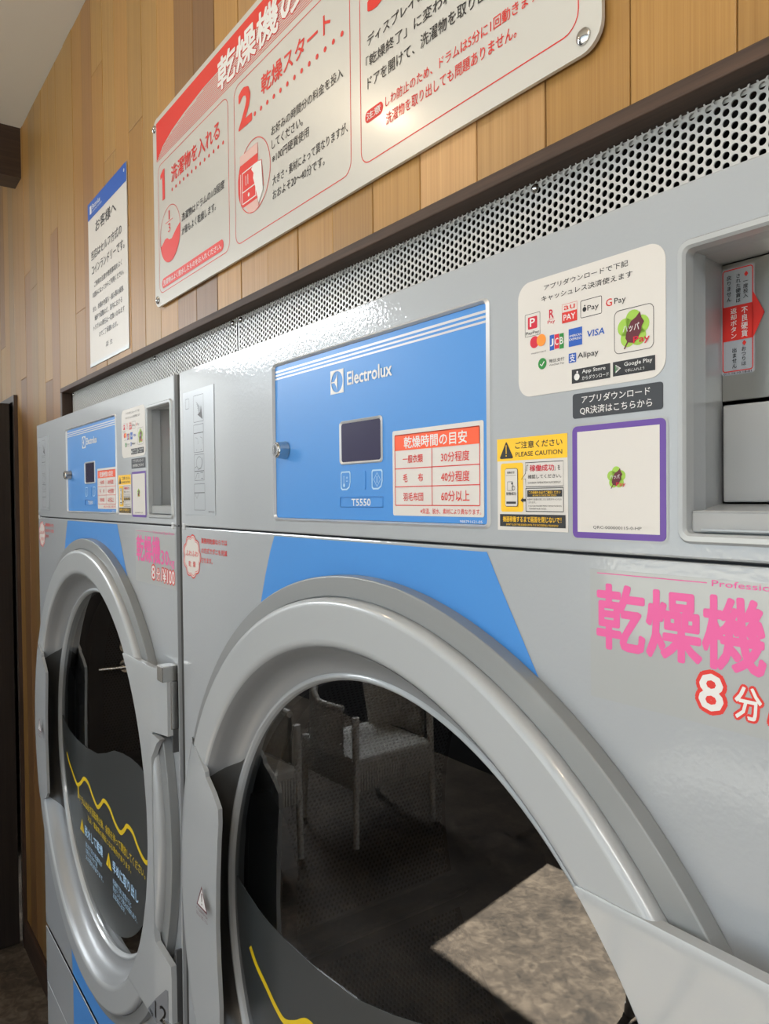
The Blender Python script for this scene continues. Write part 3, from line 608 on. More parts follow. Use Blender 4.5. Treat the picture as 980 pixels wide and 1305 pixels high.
c = MB().rect(.7310, .7350, pt(.1448), pt(.1556), y).disc(.7148, pt(.1368), .0041, y, 20); text(c, '▶', .7785, .7822, pt(.1215), pt(.1262), y2); link('green_printing', c, M['dgreen'], ps)
c = MB()
text(c, 'P', .7030, .7080, pt(.1655), pt(.1715), y2, .03); text(c, 'PAY', .7350, .7455, pt(.1640), pt(.1680), y2, .03); text(c, 'J', .7226, .7256, pt(.148), pt(.153), y2, .03); text(c, 'C', .7270, .7302, pt(.148), pt(.153), y2, .03); text(c, 'B', .7315, .7346, pt(.148), pt(.153), y2, .03)
text(c, 'AMERICAN', .7400, .7508, pt(.1512), pt(.1528), y2, .01); text(c, 'EXPRESS', .7400, .7508, pt(.1488), pt(.1504), y2, .01); text(c, '支', .7402, .7452, pt(.1340), pt(.1394), y2, .02)
c.line([(.7128, pt(.1366)), (.7144, pt(.1352)), (.7168, pt(.1382))], .0008, y2)
text(c, 'App Store', .7512, .7708, pt(.1240), pt(.1272), y2, .015); text(c, 'からダウンロード', .7512, .7735, pt(.1200), pt(.1228), y2, .01); c.disc(.7466, pt(.1229), .0024, y2, 14).disc(.7470, pt(.1262), .0008, y2, 8)
text(c, 'Google Play', .7858, .8068, pt(.1238), pt(.1272), y2, .01); text(c, 'で手に入れよう', .7862, .8010, pt(.1205), pt(.1225), y2, .003); c.poly([(.7790, pt(.121)), (.7832, pt(.1238)), (.7790, pt(.1265))], y2)
link('white_printing', c, M['white'], ps)
def leafmark(cx, cz, s, y, parent):
    g = MB()
    for a in (90, 18, -54, -126, 162): g.disc(cx+s*.52*cos(math.radians(a)), cz+s*.52*sin(math.radians(a)), s*.47, y, 18)
    g.disc(cx, cz, s*.5, y, 14); link('green_flower_print', g, M['green'], parent)
    m_ = MB().poly([(cx+a*s, cz+b*s) for a, b in ((-.50,-.98),(-.30,-.66),(.05,-.74),(.30,-.50),(.48,-.20),(.52,.05),(.66,.27),(.50,.50),(.42,.82),(.18,.58),(-.12,.42),(-.32,.10),(-.42,-.2),(-.47,-.42),(-.36,-.60),(-.58,-.95))], y-.0002)
    link('maroon_leaf_print', m_, M['maroon'], parent)
    t_ = MB(); text(t_, 'Pay', cx+.02*s, cx+1.0*s, cz-.86*s, cz-.42*s, y-.0004, .02); link('red_lettering', t_, M['crimson'], parent)
    w_ = MB(); text(w_, 'ハッパ', cx-.62*s, cx+.38*s, cz-.12*s, cz+.28*s, y-.0004, .02); link('white_lettering', w_, M['white'], parent)
leafmark(.7926, pt(.1478), .0125, y, ps)
# dark label
ds = sticker('download_label', rr(.7425, .8140, pt(.0940), pt(.1112), .002), M['slate']); c = MB()
text(c, 'アプリダウンロード', .7505, .8050, pt(.1040), pt(.1092), y, .015); text(c, 'QR決済はこちらから', .7490, .8065, pt(.0960), pt(.1018), y, .015); link('white_lettering', c, M['white'], ds)
# purple framed card (its square code is left out)
qs = sticker('purple_card', rr(.7420, .8162, pt(.0108), pt(.0885), .004), M['purple'])
link('clear_border', MB().rframe(.7405, .8178, pt(.0092), pt(.0900), .005, .0016, -.0003), M['film'], qs)
link('white_field', MB().rect(.7465, .8118, pt(.0150), pt(.0845), y), M['cream'], qs)
c = MB(); text(c, 'QRC-000000115-0-HP', .7600, .7985, pt(.0172), pt(.0196), y2); link('black_lettering', c, M['ink'], qs)
leafmark(.7792, pt(.0520), .0075, y2, qs)
# caution sticker
cs2 = sticker('caution_sticker', [(.6676, pt(.0142)), (.7378, pt(.0142)), (.7378, pt(.0846)), (.6676, pt(.0846))], M['cream'])
c = MB().rect(.6676, .7376, pt(.0674), pt(.0846), y).rrect(.6715, .6950, pt(.0284), pt(.0656), .002, y)
text(c, '機器稼働するまで画面を閉じないで！', .6738, .7322, pt(.0206), pt(.0250), y3, .025); text(c, "DON'T CLOSE THE SCREEN UNTIL IT IS SUCCESSFULLY RUNNING!", .6774, .7293, pt(.0180), pt(.0194), y3, .01)
text(c, 'この画面をお必ずご確認ください', .7010, .7315, pt(.0418), pt(.0440), y3, .01); text(c, 'BE SURE TO CHECK THIS SCREEN.', .7050, .7280, pt(.0401), pt(.0412), y3)
c.rect(.6774, .6782, pt(.0728), pt(.0795), y3).disc(.6778, pt(.0714), .0006, y3, 8)
link('yellow_printing', c, M['yellow'], cs2)
c = MB().poly([(.6707, pt(.0700)), (.6716, pt(.0692)), (.6840, pt(.0692)), (.6849, pt(.0700)), (.6783, pt(.0818)), (.6773, pt(.0818))], y2)
text(c, 'ご注意ください', .6872, .7333, pt(.0762), pt(.0815), y2, .02); text(c, 'PLEASE CAUTION', .6876, .7331, pt(.0702), pt(.0736), y2, .015)
c.rframe(.6763, .6899, pt(.0323), pt(.0616), .002, .0008, y3)
c.line([(.6976, pt(.0532)), (.6979, pt(.0473)), (.7341, pt(.0473)), (.7341, pt(.0652)), (.6975, pt(.0652)), (.6975, pt(.0571)), (.6932, pt(.0527))], .0005, y2, True).rframe(.6976, .7343, pt(.0286), pt(.0463), .0001, .0005, y2, 1)
c.rect(.6993, .7329, pt(.0397), pt(.0446), y2).rect(.6704, .7359, pt(.0171), pt(.0265), y2).poly([(.6925, pt(.0372)), (.6950, pt(.0352)), (.6950, pt(.0362)), (.6976, pt(.0362)), (.6976, pt(.0382)), (.6950, pt(.0382)), (.6950, pt(.0392))], y2)
text(c, '確認してください。', .7000, .7322, pt(.0532), pt(.0562), y2, .015); text(c, '「', .6988, .7005, pt(.0590), pt(.0635), y2); text(c, '」を', .7258, .7312, pt(.0586), pt(.0625), y2, .01); text(c, 'CONFIRM "OPERATION SUCCESSFUL".', .7000, .7321, pt(.0494), pt(.0509), y2)
text(c, '※途中で画面を閉じると決済がキャンセル', .6995, .7325, pt(.0370), pt(.0385), y2); text(c, 'されます。', .7005, .7080, pt(.0348), pt(.0363), y2); text(c, 'IF YOU CLOSE THE SCREEN MIDWAY THROUGH THE PROCESS,', .7005, .7325, pt(.0322), pt(.0334), y2, .01); text(c, 'THE PAYMENT WILL BE CANCELED.', .7010, .7180, pt(.0303), pt(.0314), y2, .01)
text(c, '稼働処理', .6790, .6868, pt(.0575), pt(.0593), -.0014, .01); text(c, '稼働成功', .6780, .6885, pt(.0410), pt(.0435), -.0014, .01); c.rect(.6780, .6882, pt(.0345), pt(.0362), -.0014).rframe(.6792, .6850, pt(.0445), pt(.0515), .0004, .0003, -.0014, 2).circ(.6855, pt(.0465), .0018, .0004, -.0014, 16).disc(.6842, pt(.0500), .0009, -.0014, 10).rect(.6778, .6884, pt(.0562), pt(.0564), -.0014)
link('black_printing', c, M['ink'], cs2)
link('phone_screen', MB().rrect(.6767, .6895, pt(.0327), pt(.0612), .0015, -.0012), M['cream'], cs2)
c = MB(); text(c, '稼働成功', .7018, .7255, pt(.0585), pt(.0633), y2, .025); link('red_lettering', c, M['crimson'], cs2)

# front panel round the door, with the lower service panels
def holed(x0, x1, z0, z1, y, Rh):
    angs = sorted([2*pi*i/96 for i in range(96)]+[math.atan2(z-CZ, x-CX) % (2*pi) for x in (x0, x1) for z in (z0, z1)])
    inn, out = [], []
    for a in angs:
        ca, sa = cos(a), sin(a); t = min([(q-CX)/ca for q in (x0, x1) if abs(ca) > 1e-9 and (q-CX)/ca > 0]+[(q-CZ)/sa for q in (z0, z1) if abs(sa) > 1e-9 and (q-CZ)/sa > 0])
        inn.append((CX+Rh*ca, CZ+Rh*sa)); out.append((CX+t*ca, CZ+t*sa))
    b = MB().band(out, inn, y); n = len(angs)
    b.add([(x, y, z) for x, z in inn]+[(x, y+.06, z) for x, z in inn], [(i, n+i, n+(i+1) % n, (i+1) % n) for i in range(n)])
    return b
fz0, fz1 = pt(-1.0325), pt(-.0010)
fp = holed(.0012, WM-.0012, fz0+.0012, fz1-.0012, 0, .385)
for (g0, ya), (g1, yb_) in (((.0012, 0), (.0003, .0003)), ((.0003, .0003), (0, .0012)), ((0, .0012), (0, .006))):
    A = [(g0, fz0+g0), (WM-g0, fz0+g0), (WM-g0, fz1-g0), (g0, fz1-g0)]; B = [(g1, fz0+g1), (WM-g1, fz0+g1), (WM-g1, fz1-g1), (g1, fz1-g1)]
    fp.add([(x, ya, z) for x, z in A]+[(x, yb_, z) for x, z in B], [(i, 4+i, 4+(i+1) % 4, (i+1) % 4) for i in range(4)])
link('front_panel', fp, M['paint'], dr)
link('service_panel', plate(0, WM, pt(-1.1835), pt(-1.0425), 0, .0013, .0010), M['paint'], dr)
link('kick_panel', plate(0, WM, .012, pt(-1.1865), .0006, .002, .0010), M['paint'], dr)
link('lower_seam_shade', MB().box(.002, WM-.002, .0065, .028, .02, pt(-1.0)), M['dark'], dr)  # near-black backing: the shade inside the lower seams, put into colour
link('upper_seam_shade', MB().box(.002, WM-.002, .0065, .028, pt(-.02), pt(.012)), M['dark'], dr)  # black strip painted in for the dark of the seam under the fascia
for x in (.006, WM-.016): link('edge_clip', MB().cbox(x, x+.010, -.0015, .006, pt(-.0045), pt(.0045), .0008), M['bezel'], dr)
bl = MB(); y = -.0004
Lc = [(.2955, -.004), (.285, -.0215), (.272, -.050), (.259, -.084), (.250, -.110)]; Rc_ = [(.655, -.004), (.671, -.032), (.688, -.060), (.713, -.101), (.725, -.125)]
am = [(CX+.43*cos(math.radians(a)), CZ+.43*sin(math.radians(a))) for a in [122-62*i/20 for i in range(21)]]
bl.poly([(a, pt(b_)) for a, b_ in Lc]+am+[(a, pt(b_)) for a, b_ in Rc_[::-1]], y)
link('blue_graphic', bl, M['blue'], dr); bl = MB()
bm2 = [(CX+.43*cos(math.radians(a)), CZ+.43*sin(math.radians(a))) for a in [-62-58*i/20 for i in range(21)]]
bl.poly([(.268, fz0+.002), (.702, fz0+.002), (.706, pt(-.985)), (.712, pt(-.93))]+bm2+[(.250, pt(-.93)), (.262, pt(-.985))], y)
link('blue_graphic', bl, M['blue'], dr)
link('blue_graphic', MB().rect(.270, .700, pt(-1.1815), pt(-1.0445), y), M['blue'], dr)
link('blue_graphic', MB().rect(.270, .700, .10, pt(-1.1885), y+.001), M['blue'], dr)

# door
prof = [(.452, .0), (.4614, -.0004), (.4617, -.0010), (.4615, -.0136), (.4611, -.0142), (.4602, -.0145), (.4420, -.0160), (.4412, -.0158), (.4406, -.0140), (.4400, -.0140), (.4399, -.0185), (.4391, -.0220), (.4375, -.0242), (.4350, -.0256), (.4322, -.0261), (.3985, -.0262), (.3950, -.0256), (.3922, -.0240), (.3905, -.0218)]
prof2 = [(.3905, -.0225), (.3865, -.0170), (.3835, -.0100), (.3790, -.0010), (.3720, .0060), (.3640, .0098), (.3590, .0108)]
prof3 = [(.3590, .0108), (.3565, .0085), (.3540, .0090), (.3515, .0125), (.3500, .0175), (.3500, .030), (.385, .045)]
dring = link('door', MB().lathe(prof[9:], CX, CZ, 192), M['door'], dr, smooth=50)
link('door_rim', MB().lathe(prof[:10], CX, CZ, 192), M['rim'], dring, smooth=50)
def dish(inside):
    b = MB(); n = 120; m = 14
    pr = []
    for k in range(m+1):
        q = k/m*(len(prof2)-1); i = min(int(q), len(prof2)-2); t = q-i; pr.append((prof2[i][0]+(prof2[i+1][0]-prof2[i][0])*t, prof2[i][1]+(prof2[i+1][1]-prof2[i][1])*t))
    for i in range(n+1):
        for k in range(m+1):
            ha = math.radians(24.5+9*(k/m)**1.3)
            a = pi-ha+2*ha*i/n if inside else pi+ha+(2*pi-2*ha)*i/n
            b.v.append((CX+pr[k][0]*cos(a), pr[k][1], CZ+pr[k][0]*sin(a)))
    for i in range(n):
        for k in range(m): a = i*(m+1)+k; b.f.append((a, a+m+1, a+m+2, a+1))
    return b
link('door_dish', dish(False), M['dish'], dring, smooth=60)
link('grip_pocket', dish(True), M['pocket'], dring, smooth=60)
link('glass_trim', MB().lathe(prof3, CX, CZ, 192), M['door'], dring, smooth=60)
link('door_glass', MB().disc(CX, CZ, .3505, .0165, 128), M['glass'], dring)
link('inner_seal', MB().lathe([(.352, .030), (.352, .060), (.362, .072), (.375, .075), (.385, .085), (.405, .092)], CX, CZ, 96), M['black'], dring, smooth=60)
link('latch_housing', MB().prism([(CX-.335, pt(-.66)), (CX-.24, pt(-.72)), (CX-.235, pt(-.43)), (CX-.26, pt(-.385)), (CX-.305, pt(-.355)), (CX-.338, pt(-.36))], .028, .05), M['black'], dring)
# film on the glass with its printing
top = [(.143, -.474), (.172, -.483), (.219, -.495), (.277, -.499), (.355, -.497), (.438, -.488), (.500, -.470), (.556, -.450), (.612, -.441), (.660, -.437), (.700, -.437), (.760, -.446), (.802, -.458)]
dc = [(x, pt(z)) for x, z in top]
dcc = (CX, pt(-.492)); a0 = math.atan2(dc[-1][1]-dcc[1], dc[-1][0]-dcc[0]); a1 = math.atan2(dc[0][1]-dcc[1], dc[0][0]-dcc[0])-2*pi
r0 = math.hypot(dc[-1][0]-dcc[0], dc[-1][1]-dcc[1]); r1 = math.hypot(dc[0][0]-dcc[0], dc[0][1]-dcc[1])
arc = []
for i in range(1, 48):
    t = i/48; a = a0+(a1-a0)*t; q = r0+(r1-r0)*t; arc.append((dcc[0]+q*cos(a), dcc[1]+q*sin(a)))
dk_ = MB().prism((dc+arc)[::-1], .0155, .0162)
link('printed_film', dk_, M['decal'], dring)
# smooth yellow wave
wp = [(.183, -.553), (.1996, -.5684), (.2286, -.5834), (.2530, -.596), (.2770, -.6015), (.3046, -.5887), (.3330, -.5710), (.3682, -.5725), (.4010, -.590), (.4334, -.6009), (.4582, -.5883), (.4826, -.5720), (.5202, -.5749), (.5550, -.592), (.5902, -.5995), (.6153, -.5857), (.6330, -.5720), (.6640, -.5727), (.6900, -.587), (.7179, -.5985), (.7412, -.6000), (.7646, -.5853), (.785, -.572)]
def crom(P, n=5):
    o = []
    for i in range(len(P)-1):
        p0, p1, p2, p3 = P[max(i-1, 0)], P[i], P[i+1], P[min(i+2, len(P)-1)]
        for k in range(n):
            t = k/n; o.append(tuple(.5*((2*p1[j])+(-p0[j]+p2[j])*t+(2*p0[j]-5*p1[j]+4*p2[j]-p3[j])*t*t+(-p0[j]+3*p1[j]-3*p2[j]+p3[j])*t**3) for j in (0, 1)))
    return o+[P[-1]]
y = .0152
yw = MB().line([(x, pt(z)) for x, z in crom(wp)], .0085, y)
def tri(b, x, z, w, h, y): b.poly([(x-w/2, pt(z)), (x+w/2, pt(z)), (x, pt(z+h))], y)
tri(yw, .3095, -.6965, .034, .029, y); tri(yw, .5095, -.6995, .038, .031, y)
yw.poly([(.278, pt(-.632)), (.284, pt(-.629)), (.286, pt(-.600)), (.277, pt(-.606))], y)
text(yw, 'ドラムは必ず回転停止後、余熱を待って開放してください。', .292, .732, pt(-.6345), pt(-.6165), y, .01)
text(yw, '火災・事故等の原因となる場合があります。', .357, .653, pt(-.6555), pt(-.6420), y, .005)
link('yellow_printing', yw, M['wave'], dring)
ww_ = MB(); text(ww_, '脱水して乾燥', .331, .468, pt(-.696), pt(-.673), y, .045); text(ww_, '早めに取り出し', .535, .692, pt(-.6965), pt(-.673), y, .045)
for s_, x0, x1, z in (('脱水不足の乾燥物が', .336, .462, -.7195), ('加熱されすぎて発', .336, .425, -.7335), ('火の恐れがあります。', .336, .468, -.7475), ('乾燥終了後に放置すると', .536, .650, -.7210), ('熱がこもり発火の恐れあり、', .536, .684, -.7350), ('お早めに出す。', .536, .615, -.7490)):
    text(ww_, s_, x0, x1, pt(z), pt(z+.0115), y, .012)
link('white_printing', ww_, M['ltblue'], dring)
db = MB(); tri(db, .3095, -.6945, .003, .016, y-.0002); tri(db, .5095, -.6975, .003, .017, y-.0002); link('warning_marks', db, M['ink'], dring)
# handle: a shell over the left of the ring, its inner edge free as a finger grip
hn = [(-.297, .108), (-.3035, .118), (-.321, .146), (-.3275, .148), (-.342, .172), (-.357, .189), (-.375, .190), (-.40, .1865), (-.45, .181), (-.512, .178), (-.56, .180), (-.617, .185), (-.640, .184), (-.653, .170), (-.662, .150), (-.668, .136), (-.675, .112)]
def prof_y(q):
    K_ = ((.20, -.0315), (.30, -.0305), (.38, -.0290), (.432, -.0274), (.440, -.0248), (.450, -.0205), (.4585, -.0166), (.4640, -.0156))
    for (a, b), (c_, e_) in zip(K_[:-1], K_[1:]):
        if q <= c_: return b+(e_-b)*(q-a)/(c_-a)
    return -.004
hv = []; hb = MB(); NU = 26; ofs = []
for z, xi in hn:
    q = abs(z+.498); xo = CX-math.sqrt(.4632**2-q*q)
    row = []
    for i in range(NU+1):
        t = (i/NU)**1.5; x = xo+(xi-xo)*t; R__ = math.hypot(x-CX, z+.498); yy = prof_y(R__)
        row.append((x, yy, pt(z)))
    ofs.append(row)
n0 = len(ofs)
for row in ofs: hb.v += row
for j in range(n0-1):
    for i in range(NU): a = j*(NU+1)+i; hb.f.append((a, a+NU+1, a+NU+2, a+1))
k = len(hb.v)
for row in ofs: hb.v += [(row[-1][0]-.0005, row[-1][1]+.006, row[-1][2]), (row[-1][0]-.030, row[-1][1]+.007, row[-1][2])]
for j in range(n0-1):
    a = j*(NU+1)+NU; b_ = k+2*j; hb.f += [(a, a+NU+1, b_+2, b_), (b_, b_+2, b_+3, b_+1)]
for j, s_ in ():
    kk_ = len(hb.v); hb.v += [(p[0], p[1]+.004, p[2]) for p in ofs[j]]
    for i in range(NU): a = j*(NU+1)+i; hb.f.append((a, a+1, kk_+i+1, kk_+i) if s_ > 0 else (a+1, a, kk_+i, kk_+i+1))
kk_ = len(hb.v); hb.v += [(row[0][0], .002, row[0][2]) for row in ofs]
for j in range(n0-1): hb.f.append((j*(NU+1), kk_+j, kk_+j+1, (j+1)*(NU+1)))
link('handle', hb, M['door'], dring, smooth=35)
hw = MB(); yh = -.0362; z_ = -.502
o_ = [(.1285, pt(z_)), (.1640, pt(z_)), (.1463, pt(z_+.031))]
def tri3(s): c_ = (.1463, pt(z_+.0105)); return [(c_[0]+(a-c_[0])*s, c_[1]+(b_-c_[1])*s) for a, b_ in o_]
hw.band(tri3(1), tri3(.80), yh).poly([(.1453, pt(z_+.0095)), (.1473, pt(z_+.0095)), (.1478, pt(z_+.021)), (.1448, pt(z_+.021))], yh-.0001).disc(.1463, pt(z_+.0062), .0014, yh-.0001, 10)
text(hw, 'ドアの開閉時手や指を', .1275, .1650, pt(z_-.0070), pt(z_-.0028), yh); text(hw, '挟まないよう注意してください', .1275, .1650, pt(z_-.0140), pt(z_-.0088), yh, .01)
link('warning_triangle', hw, M['maroon'], dring); link('triangle_field', MB().poly(tri3(.8), yh+.0001), M['white'], dring)
# hinge side plate: a C shape over the right of the ring
def hy(x): return -.0279 if x < .905 else -.0279+(x-.905)/.0415*.0105
def arcp(R_, za, zb, n=8):
    return [(CX+math.sqrt(R_*R_-(za+(zb-za)*i/n+.498)**2), za+(zb-za)*i/n) for i in range(n+1)]
rows = []
zt, zb_ = -.2185, -.7775
zs = [zt, -.2205, -.226, -.24, -.26, -.28, -.30, -.3185, -.3188, -.322, -.328, -.335, -.36, -.40, -.45, -.498, -.546, -.596, -.636, -.648, -.660, -.672, -.69, -.72, -.75, -.770, -.7755, zb_]
hp = MB(); NU = 12
def xin(z): return CX+math.sqrt(.3935**2-(z+.498)**2)
def xout(z):
    if z > -.3186 or z < -.672: return .9465
    if z > -.3195: return .9105
    if z > -.325 and z < -.3195: return .9055
    if z < -.645: return .9025+(-.645-z)/.027*.043
    q = abs(z+.4975); e = .147 # notch
    return .9025 + max(0, (q-.150))*1.2 if q > .150 else .9025
V = []
for z in zs:
    xi, xo = xin(z), xout(z)
    if z in (zt, zb_): xi += .004
    V.append([(xi+(xo-xi)*i/NU, hy(xi+(xo-xi)*i/NU)+(.0006 if z in (zt, zb_) else 0), pt(z)) for i in range(NU+1)])
for row in V: hp.v += row
for j in range(len(V)-1):
    for i in range(NU): a = j*(NU+1)+i; hp.f.append((a, a+NU+1, a+NU+2, a+1))
def skirt(idx, dep):
    k = len(hp.v); hp.v += [(hp.v[i][0], hp.v[i][1]+dep, hp.v[i][2]) for i in idx]
    for q in range(len(idx)-1): hp.f.append((idx[q], idx[q+1], k+q+1, k+q))
skirt([NU+j*(NU+1) for j in range(len(V))], .0085); skirt([i for i in range(NU+1)], .009); skirt([(len(V)-1)*(NU+1)+i for i in range(NU+1)], .009)
link('hinge_cover', hp, M['door'], dring, smooth=35)
for za, zb2 in ((-.775, -.650), (-.345, -.225)): link('hinge_post', MB().box(.9425, .9462, -.0090, .0, pt(za), pt(zb2)), M['rubber'], dring)
for z in (-.224, -.772): link('hinge', MB().cbox(.923, .9470, -.0245, -.001, pt(z-.012), pt(z+.012), .0012).cbox(.9435, .9474, -.012, 0, pt(z-.085), pt(z-.012), .0008), M['chrome'], dring)

# red and pink film lettering on the front panel
fl = link('price_film', MB().prism([(.757, pt(-.098)), (.9445, pt(-.098)), (.9445, pt(-.010)), (.757, pt(-.010))], -.0003, 0), M['film'], dr); y = -.0005
c = MB().rect(.7630, .8435, pt(-.0128), pt(-.0122), y)
text(c, 'Professional Type Dryer', .8465, .9420, pt(-.0155), pt(-.0105), y, .01); text(c, '乾燥機', .7625, .8790, pt(-.0630), pt(-.0195), y, .050)
text(c, '30', .8820, .9160, pt(-.0628), pt(-.0400), y, .03); text(c, 'kg', .9190, .9400, pt(-.0665), pt(-.0500), y, .02); link('pink_lettering', c, M['pink'], fl)
c = MB(); R_ = MB()
for s_, x0, x1, z0, z1 in (('8', .8385, .8535, -.0885, -.0670), ('分', .8610, .8765, -.0890, -.0705), ('/', .8815, .8870, -.0880, -.0690), ('¥100', .8900, .9400, -.0900, -.0690)):
    text(R_, s_, x0, x1, pt(z0), pt(z1), y, .17, fit=False); text(c, s_, x0, x1, pt(z0), pt(z1), y-.0002, .03, fit=False)
link('red_outline', R_, M['red'], fl); link('white_lettering', c, M['white'], fl)
# fluffy-drying badge
def scal(s, n=144):
    return [(.0405+.0325*s*(.93+.13*abs(cos(4.5*a)))*cos(a)/1.02, pt(-.0425)+.0305*s*(.93+.13*abs(cos(4.5*a)))*sin(a)/1.0) for a in [2*pi*i/n for i in range(n)]]
fb = link('drying_badge', MB().poly(scal(1), -.0003), M['cream'], dr)
c = MB().band(scal(1), scal(.94), -.0005).line(scal(.86), .0008, -.0005, True); text(c, 'ふわふわ', .0175, .0635, pt(-.0425), pt(-.0340), -.0005, .015); text(c, '乾', .0275, .0375, pt(-.0580), pt(-.0495), -.0005, .015); text(c, '燥', .0440, .0540, pt(-.0580), pt(-.0495), -.0005, .015)
for s_, x1, z in (('業務用乾燥ならでは', .1620, -.0222), ('の方式でダニを死滅', .1620, -.0360), ('させます。', .1140, -.0495)): text(c, s_, .0752, x1, pt(z), pt(z+.0078), -.0005, .02)
link('red_lettering', c, M['red'], fb)

# drum: front lip, three perforated sections parted by lifters, plain rear
def drum():
    b = MB(); Rd = .400; V, Fc = b.v, b.f
    yA, yB = .125, .436; p = .0078; h = p*.866
    lift = [math.radians(a) for a in (-159.6, -39.6, 80.4)]; half = math.radians(4.1)
    for li in lift:
        a0, a1 = li+half, li+2*pi/3-half
        na = int((a1-a0)*Rd/h); ny = int((yB-yA)/p); da = (a1-a0)/na
        for i in range(na):
            ac = a0+(i+.5)*da
            for j in range(ny):
                yc = yA+(j+.25+(.5 if i % 2 else 0))*p; s = len(V)
                for R6, Rr in ((p/math.sqrt(3)*1.0, Rd), (.0026, Rd), (.0026, Rd+.0012)):
                    for k in range(6):
                        aa = ac+R6*cos(pi/3*k)/Rd*(da*Rd/h); V.append((CX+Rr*cos(aa), yc+R6*sin(pi/3*k), CZ+Rr*sin(aa)))
                for k in range(6):
                    q = (k+1) % 6; Fc.append((s+k, s+6+k, s+6+q, s+q)); Fc.append((s+6+k, s+12+k, s+12+q, s+6+q))
    def sec(a0, a1, y0, y1, n, Rf=lambda t: Rd):
        s = len(V)
        for i in range(n+1):
            a = a0+(a1-a0)*i/n; q = Rf(i/n)
            V.append((CX+q*cos(a), y0, CZ+q*sin(a))); V.append((CX+q*cos(a), y1, CZ+q*sin(a)))
        for i in range(n): Fc.append((s+2*i, s+2*i+1, s+2*i+3, s+2*i+2))
    sec(0, 2*pi, .09, yA+.001, 96); sec(0, 2*pi, yB+.002, .66, 96)
    for li in lift: sec(li-half*1.03, li+half*1.03, yA, yB+.003, 16, lambda t: Rd-(.040*max(0, sin(pi*min(1, max(0, (t-.12)/.62))))**.8 if .12 < t < .74 else 0))
    s = len(V); n = 96
    for i in range(n): V.append((CX+Rd*cos(2*pi*i/n), .66, CZ+Rd*sin(2*pi*i/n)))
    Fc.append(tuple(range(s, s+n)))
    return b
dm = link('drum', drum(), M['drum'], dr)
link('drum_housing', MB().lathe([(.408, .09), (.43, .10), (.43, .69), (.0001, .70)], CX, CZ, 64), M['black'], dr)

# ---- the far dryer: the same, one width further left
def copytree(o, parent=None):
    c_ = o.copy(); COL.objects.link(c_)
    if parent: c_.parent = parent
    for ch in list(o.children): copytree(ch, c_)
    return c_
far = copytree(dr); far.location = (-.97, 0, 0)
far['label'] = 'grey tumble dryer numbered 12, next to the dark door and under the notice sign'
fdoor = [o for o in far.children if o.name.startswith('door') and not o.name.startswith('door_')][0]
npl = link('number_plate', MB().add([(x, hy(x)-.0004, pt(z)) for x, z in ((.866, -.775), (.905, -.775), (.905, -.7378), (.938, -.775), (.938, -.712), (.932, -.712))], [(0, 1, 2), (1, 3, 4, 5, 2)]), mat('steel_grey_plate', (.20, .215, .24), .4, .3), fdoor); npl.location = (0, 0, 0)
c = MB(); text(c, '12', .902, .934, pt(-.768), pt(-.742), 0, .02); text(c, 'No', .879, .893, pt(-.7735), pt(-.766), 0, .01); c.v = [(x, hy(x)-.0007, z) for x, _, z in c.v]; link('number', c, M['ink'], npl)
for o in (npl,): o.rotation_euler = (0, 0, 0)

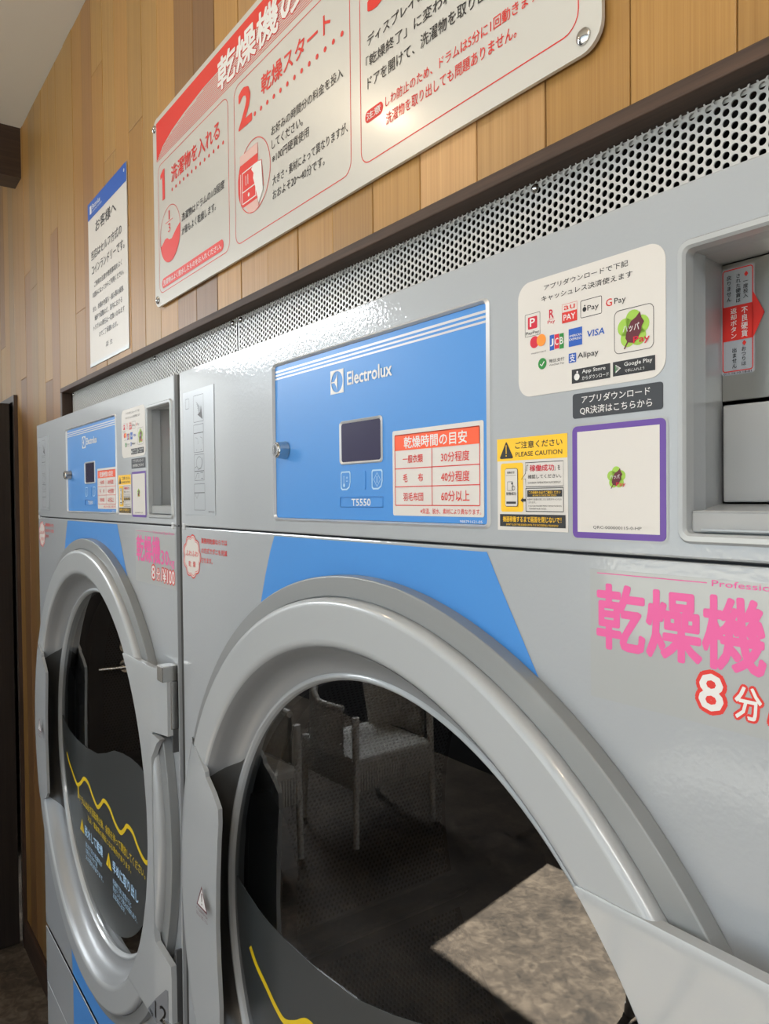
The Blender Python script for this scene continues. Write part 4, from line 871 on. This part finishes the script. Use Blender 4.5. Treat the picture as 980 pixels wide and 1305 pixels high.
# ------------------------------------------------------------------ the room behind the viewer, seen in the dryer doors
def wicker_chair(x, y, rz, label):
    t = thing('wicker_armchair', label, 'chair', (x, y, 0), 'wicker armchairs by the window wall')
    def P(name, mb, m=M['wicker'], smooth=40):
        me = mb.mesh(name, smooth); me.materials.append(m); o = bpy.data.objects.new(name, me); COL.objects.link(o); o.parent = t; return o
    for sx, sy in ((1, 1), (1, -1), (-1, 1), (-1, -1)): P('leg', MB().cyl((sx*.225, sy*.235, 0), (sx*.215, sy*.225, .60 if sx > 0 else .42), .014, .018))
    P('seat', MB().cbox(-.23, .23, -.235, .235, .365, .41, .018))
    ap = MB()
    for s in (-1, 1):
        for i in range(30): ap.cbox(-.23+.0155*i, -.23+.0155*i+.012, s*.232-.005, s*.232+.005, .255, .375, .004)
    for i in range(31): ap.cbox(.225, .237, -.235+.0155*i, -.235+.0155*i+.012, .255, .375, .004)
    P('apron', ap)['kind'] = 'stuff'
    bk = MB(); n = 28
    def prof(a): # top height along the shell
        return .62+.23*max(0, cos(a))**1.2
    V = []
    for i in range(n+1):
        a = -pi*.62+pi*1.24*i/n; ca, sa = cos(a), sin(a)
        x_ = -.02-.25*ca if abs(a) < pi/2 else -.02-.42*ca; y_ = .262*sa*(1 if abs(a) < pi/2 else .98)
        zt_ = prof(a)
        gap = .66 if abs(a) < .20*pi else .40
        V.append((x_, y_, gap, zt_))
    for i in range(n):
        a, b_ = V[i], V[i+1]
        for z0, z1 in ((a[2], a[3]),):
            s = len(bk.v); bk.v += [(a[0], a[1], a[2]), (b_[0], b_[1], b_[2]), (b_[0], b_[1], b_[3]), (a[0], a[1], a[3]), (a[0]*1.07, a[1]*1.06, a[2]), (b_[0]*1.07, b_[1]*1.06, b_[2]), (b_[0]*1.07, b_[1]*1.06, b_[3]+.01), (a[0]*1.07, a[1]*1.06, a[3]+.01)]
            bk.f += [(s, s+1, s+2, s+3), (s+7, s+6, s+5, s+4), (s+3, s+2, s+6, s+7), (s, s+4, s+5, s+1)]
    P('back', bk); ar = MB()
    for i in range(n): ar.cyl((V[i][0]*1.03, V[i][1]*1.03, V[i][3]+.008), (V[i+1][0]*1.03, V[i+1][1]*1.03, V[i+1][3]+.008), .016, n=10)
    P('arm_rail', ar); t.rotation_euler = (0, 0, rz); return t
wicker_chair(-2.02, -1.69, math.radians(-2), 'grey wicker armchair in the shade right beside the sunlit patch of floor')
wicker_chair(-2.05, -.95, math.radians(-8), 'grey wicker armchair between the other armchair and the open dark door')
tb_ = thing('folding_table', 'dark-topped table on four thin grey metal legs, standing in the sunlit floor patch', 'table', (.05, -1.74, 0))
for sx, sy in ((-1, -1), (-1, 1), (1, -1), (1, 1)):
    l = link('leg', MB().cyl((.05+sx*.40, -1.74+sy*.22, .02), (.05+sx*.38, -1.74+sy*.20, .70), .014).cyl((.05+sx*.40, -1.74+sy*.22, 0), (.05+sx*.40, -1.74+sy*.22, .03), .019, .016), M['pvc'], tb_, smooth=40)
link('table_top', MB().cbox(-.41, .51, -1.99, -1.49, .70, .725, .004), M['wallp'], tb_)
for x, y_, sx, sy in ((-4.2, -2.28, 1.2, .27), (2.2, -1.7, .6, .3)):  # the second panel is an added body for the fill light
    cl = thing('ceiling_light', 'flat white ceiling light panel ' + ('far down the room beyond the chairs' if x < -3 else 'added by the right-hand wall to light the room'), 'ceiling light', (x, y_, CH))
    link('frame', MB().cbox(x-sx-.02, x+sx+.02, y_-sy-.02, y_+sy+.02, CH-.022, CH, .003), M['bezel'], cl)
    link('diffuser', MB().box(x-sx, x+sx, y_-sy, y_+sy, CH-.0235, CH-.0221), M['lamp'], cl)
for x in (-.90, 1.2):
    cl = thing('ceiling_downlight', 'small round warm ceiling downlight ' + ('glinting in the big sign' if x < 0 else 'above the near dryer'), 'ceiling light', (x, -.85, CH))
    link('ring', MB().cyl((x, -.85, CH), (x, -.85, CH-.012), .075, .07, 32), M['bezel'], cl, smooth=40)
    link('lens', MB().cyl((x, -.85, CH-.0121), (x, -.85, CH-.0135), .055, n=32), M['warm'], cl)
#aw = link('awning', MB().box(-3.2, 3.4, -3.3, -2.72, 2.55, 2.62), M['render'], None, 'flat concrete canopy over the shop window', 'awning')
bpy.data.objects.remove(TO)
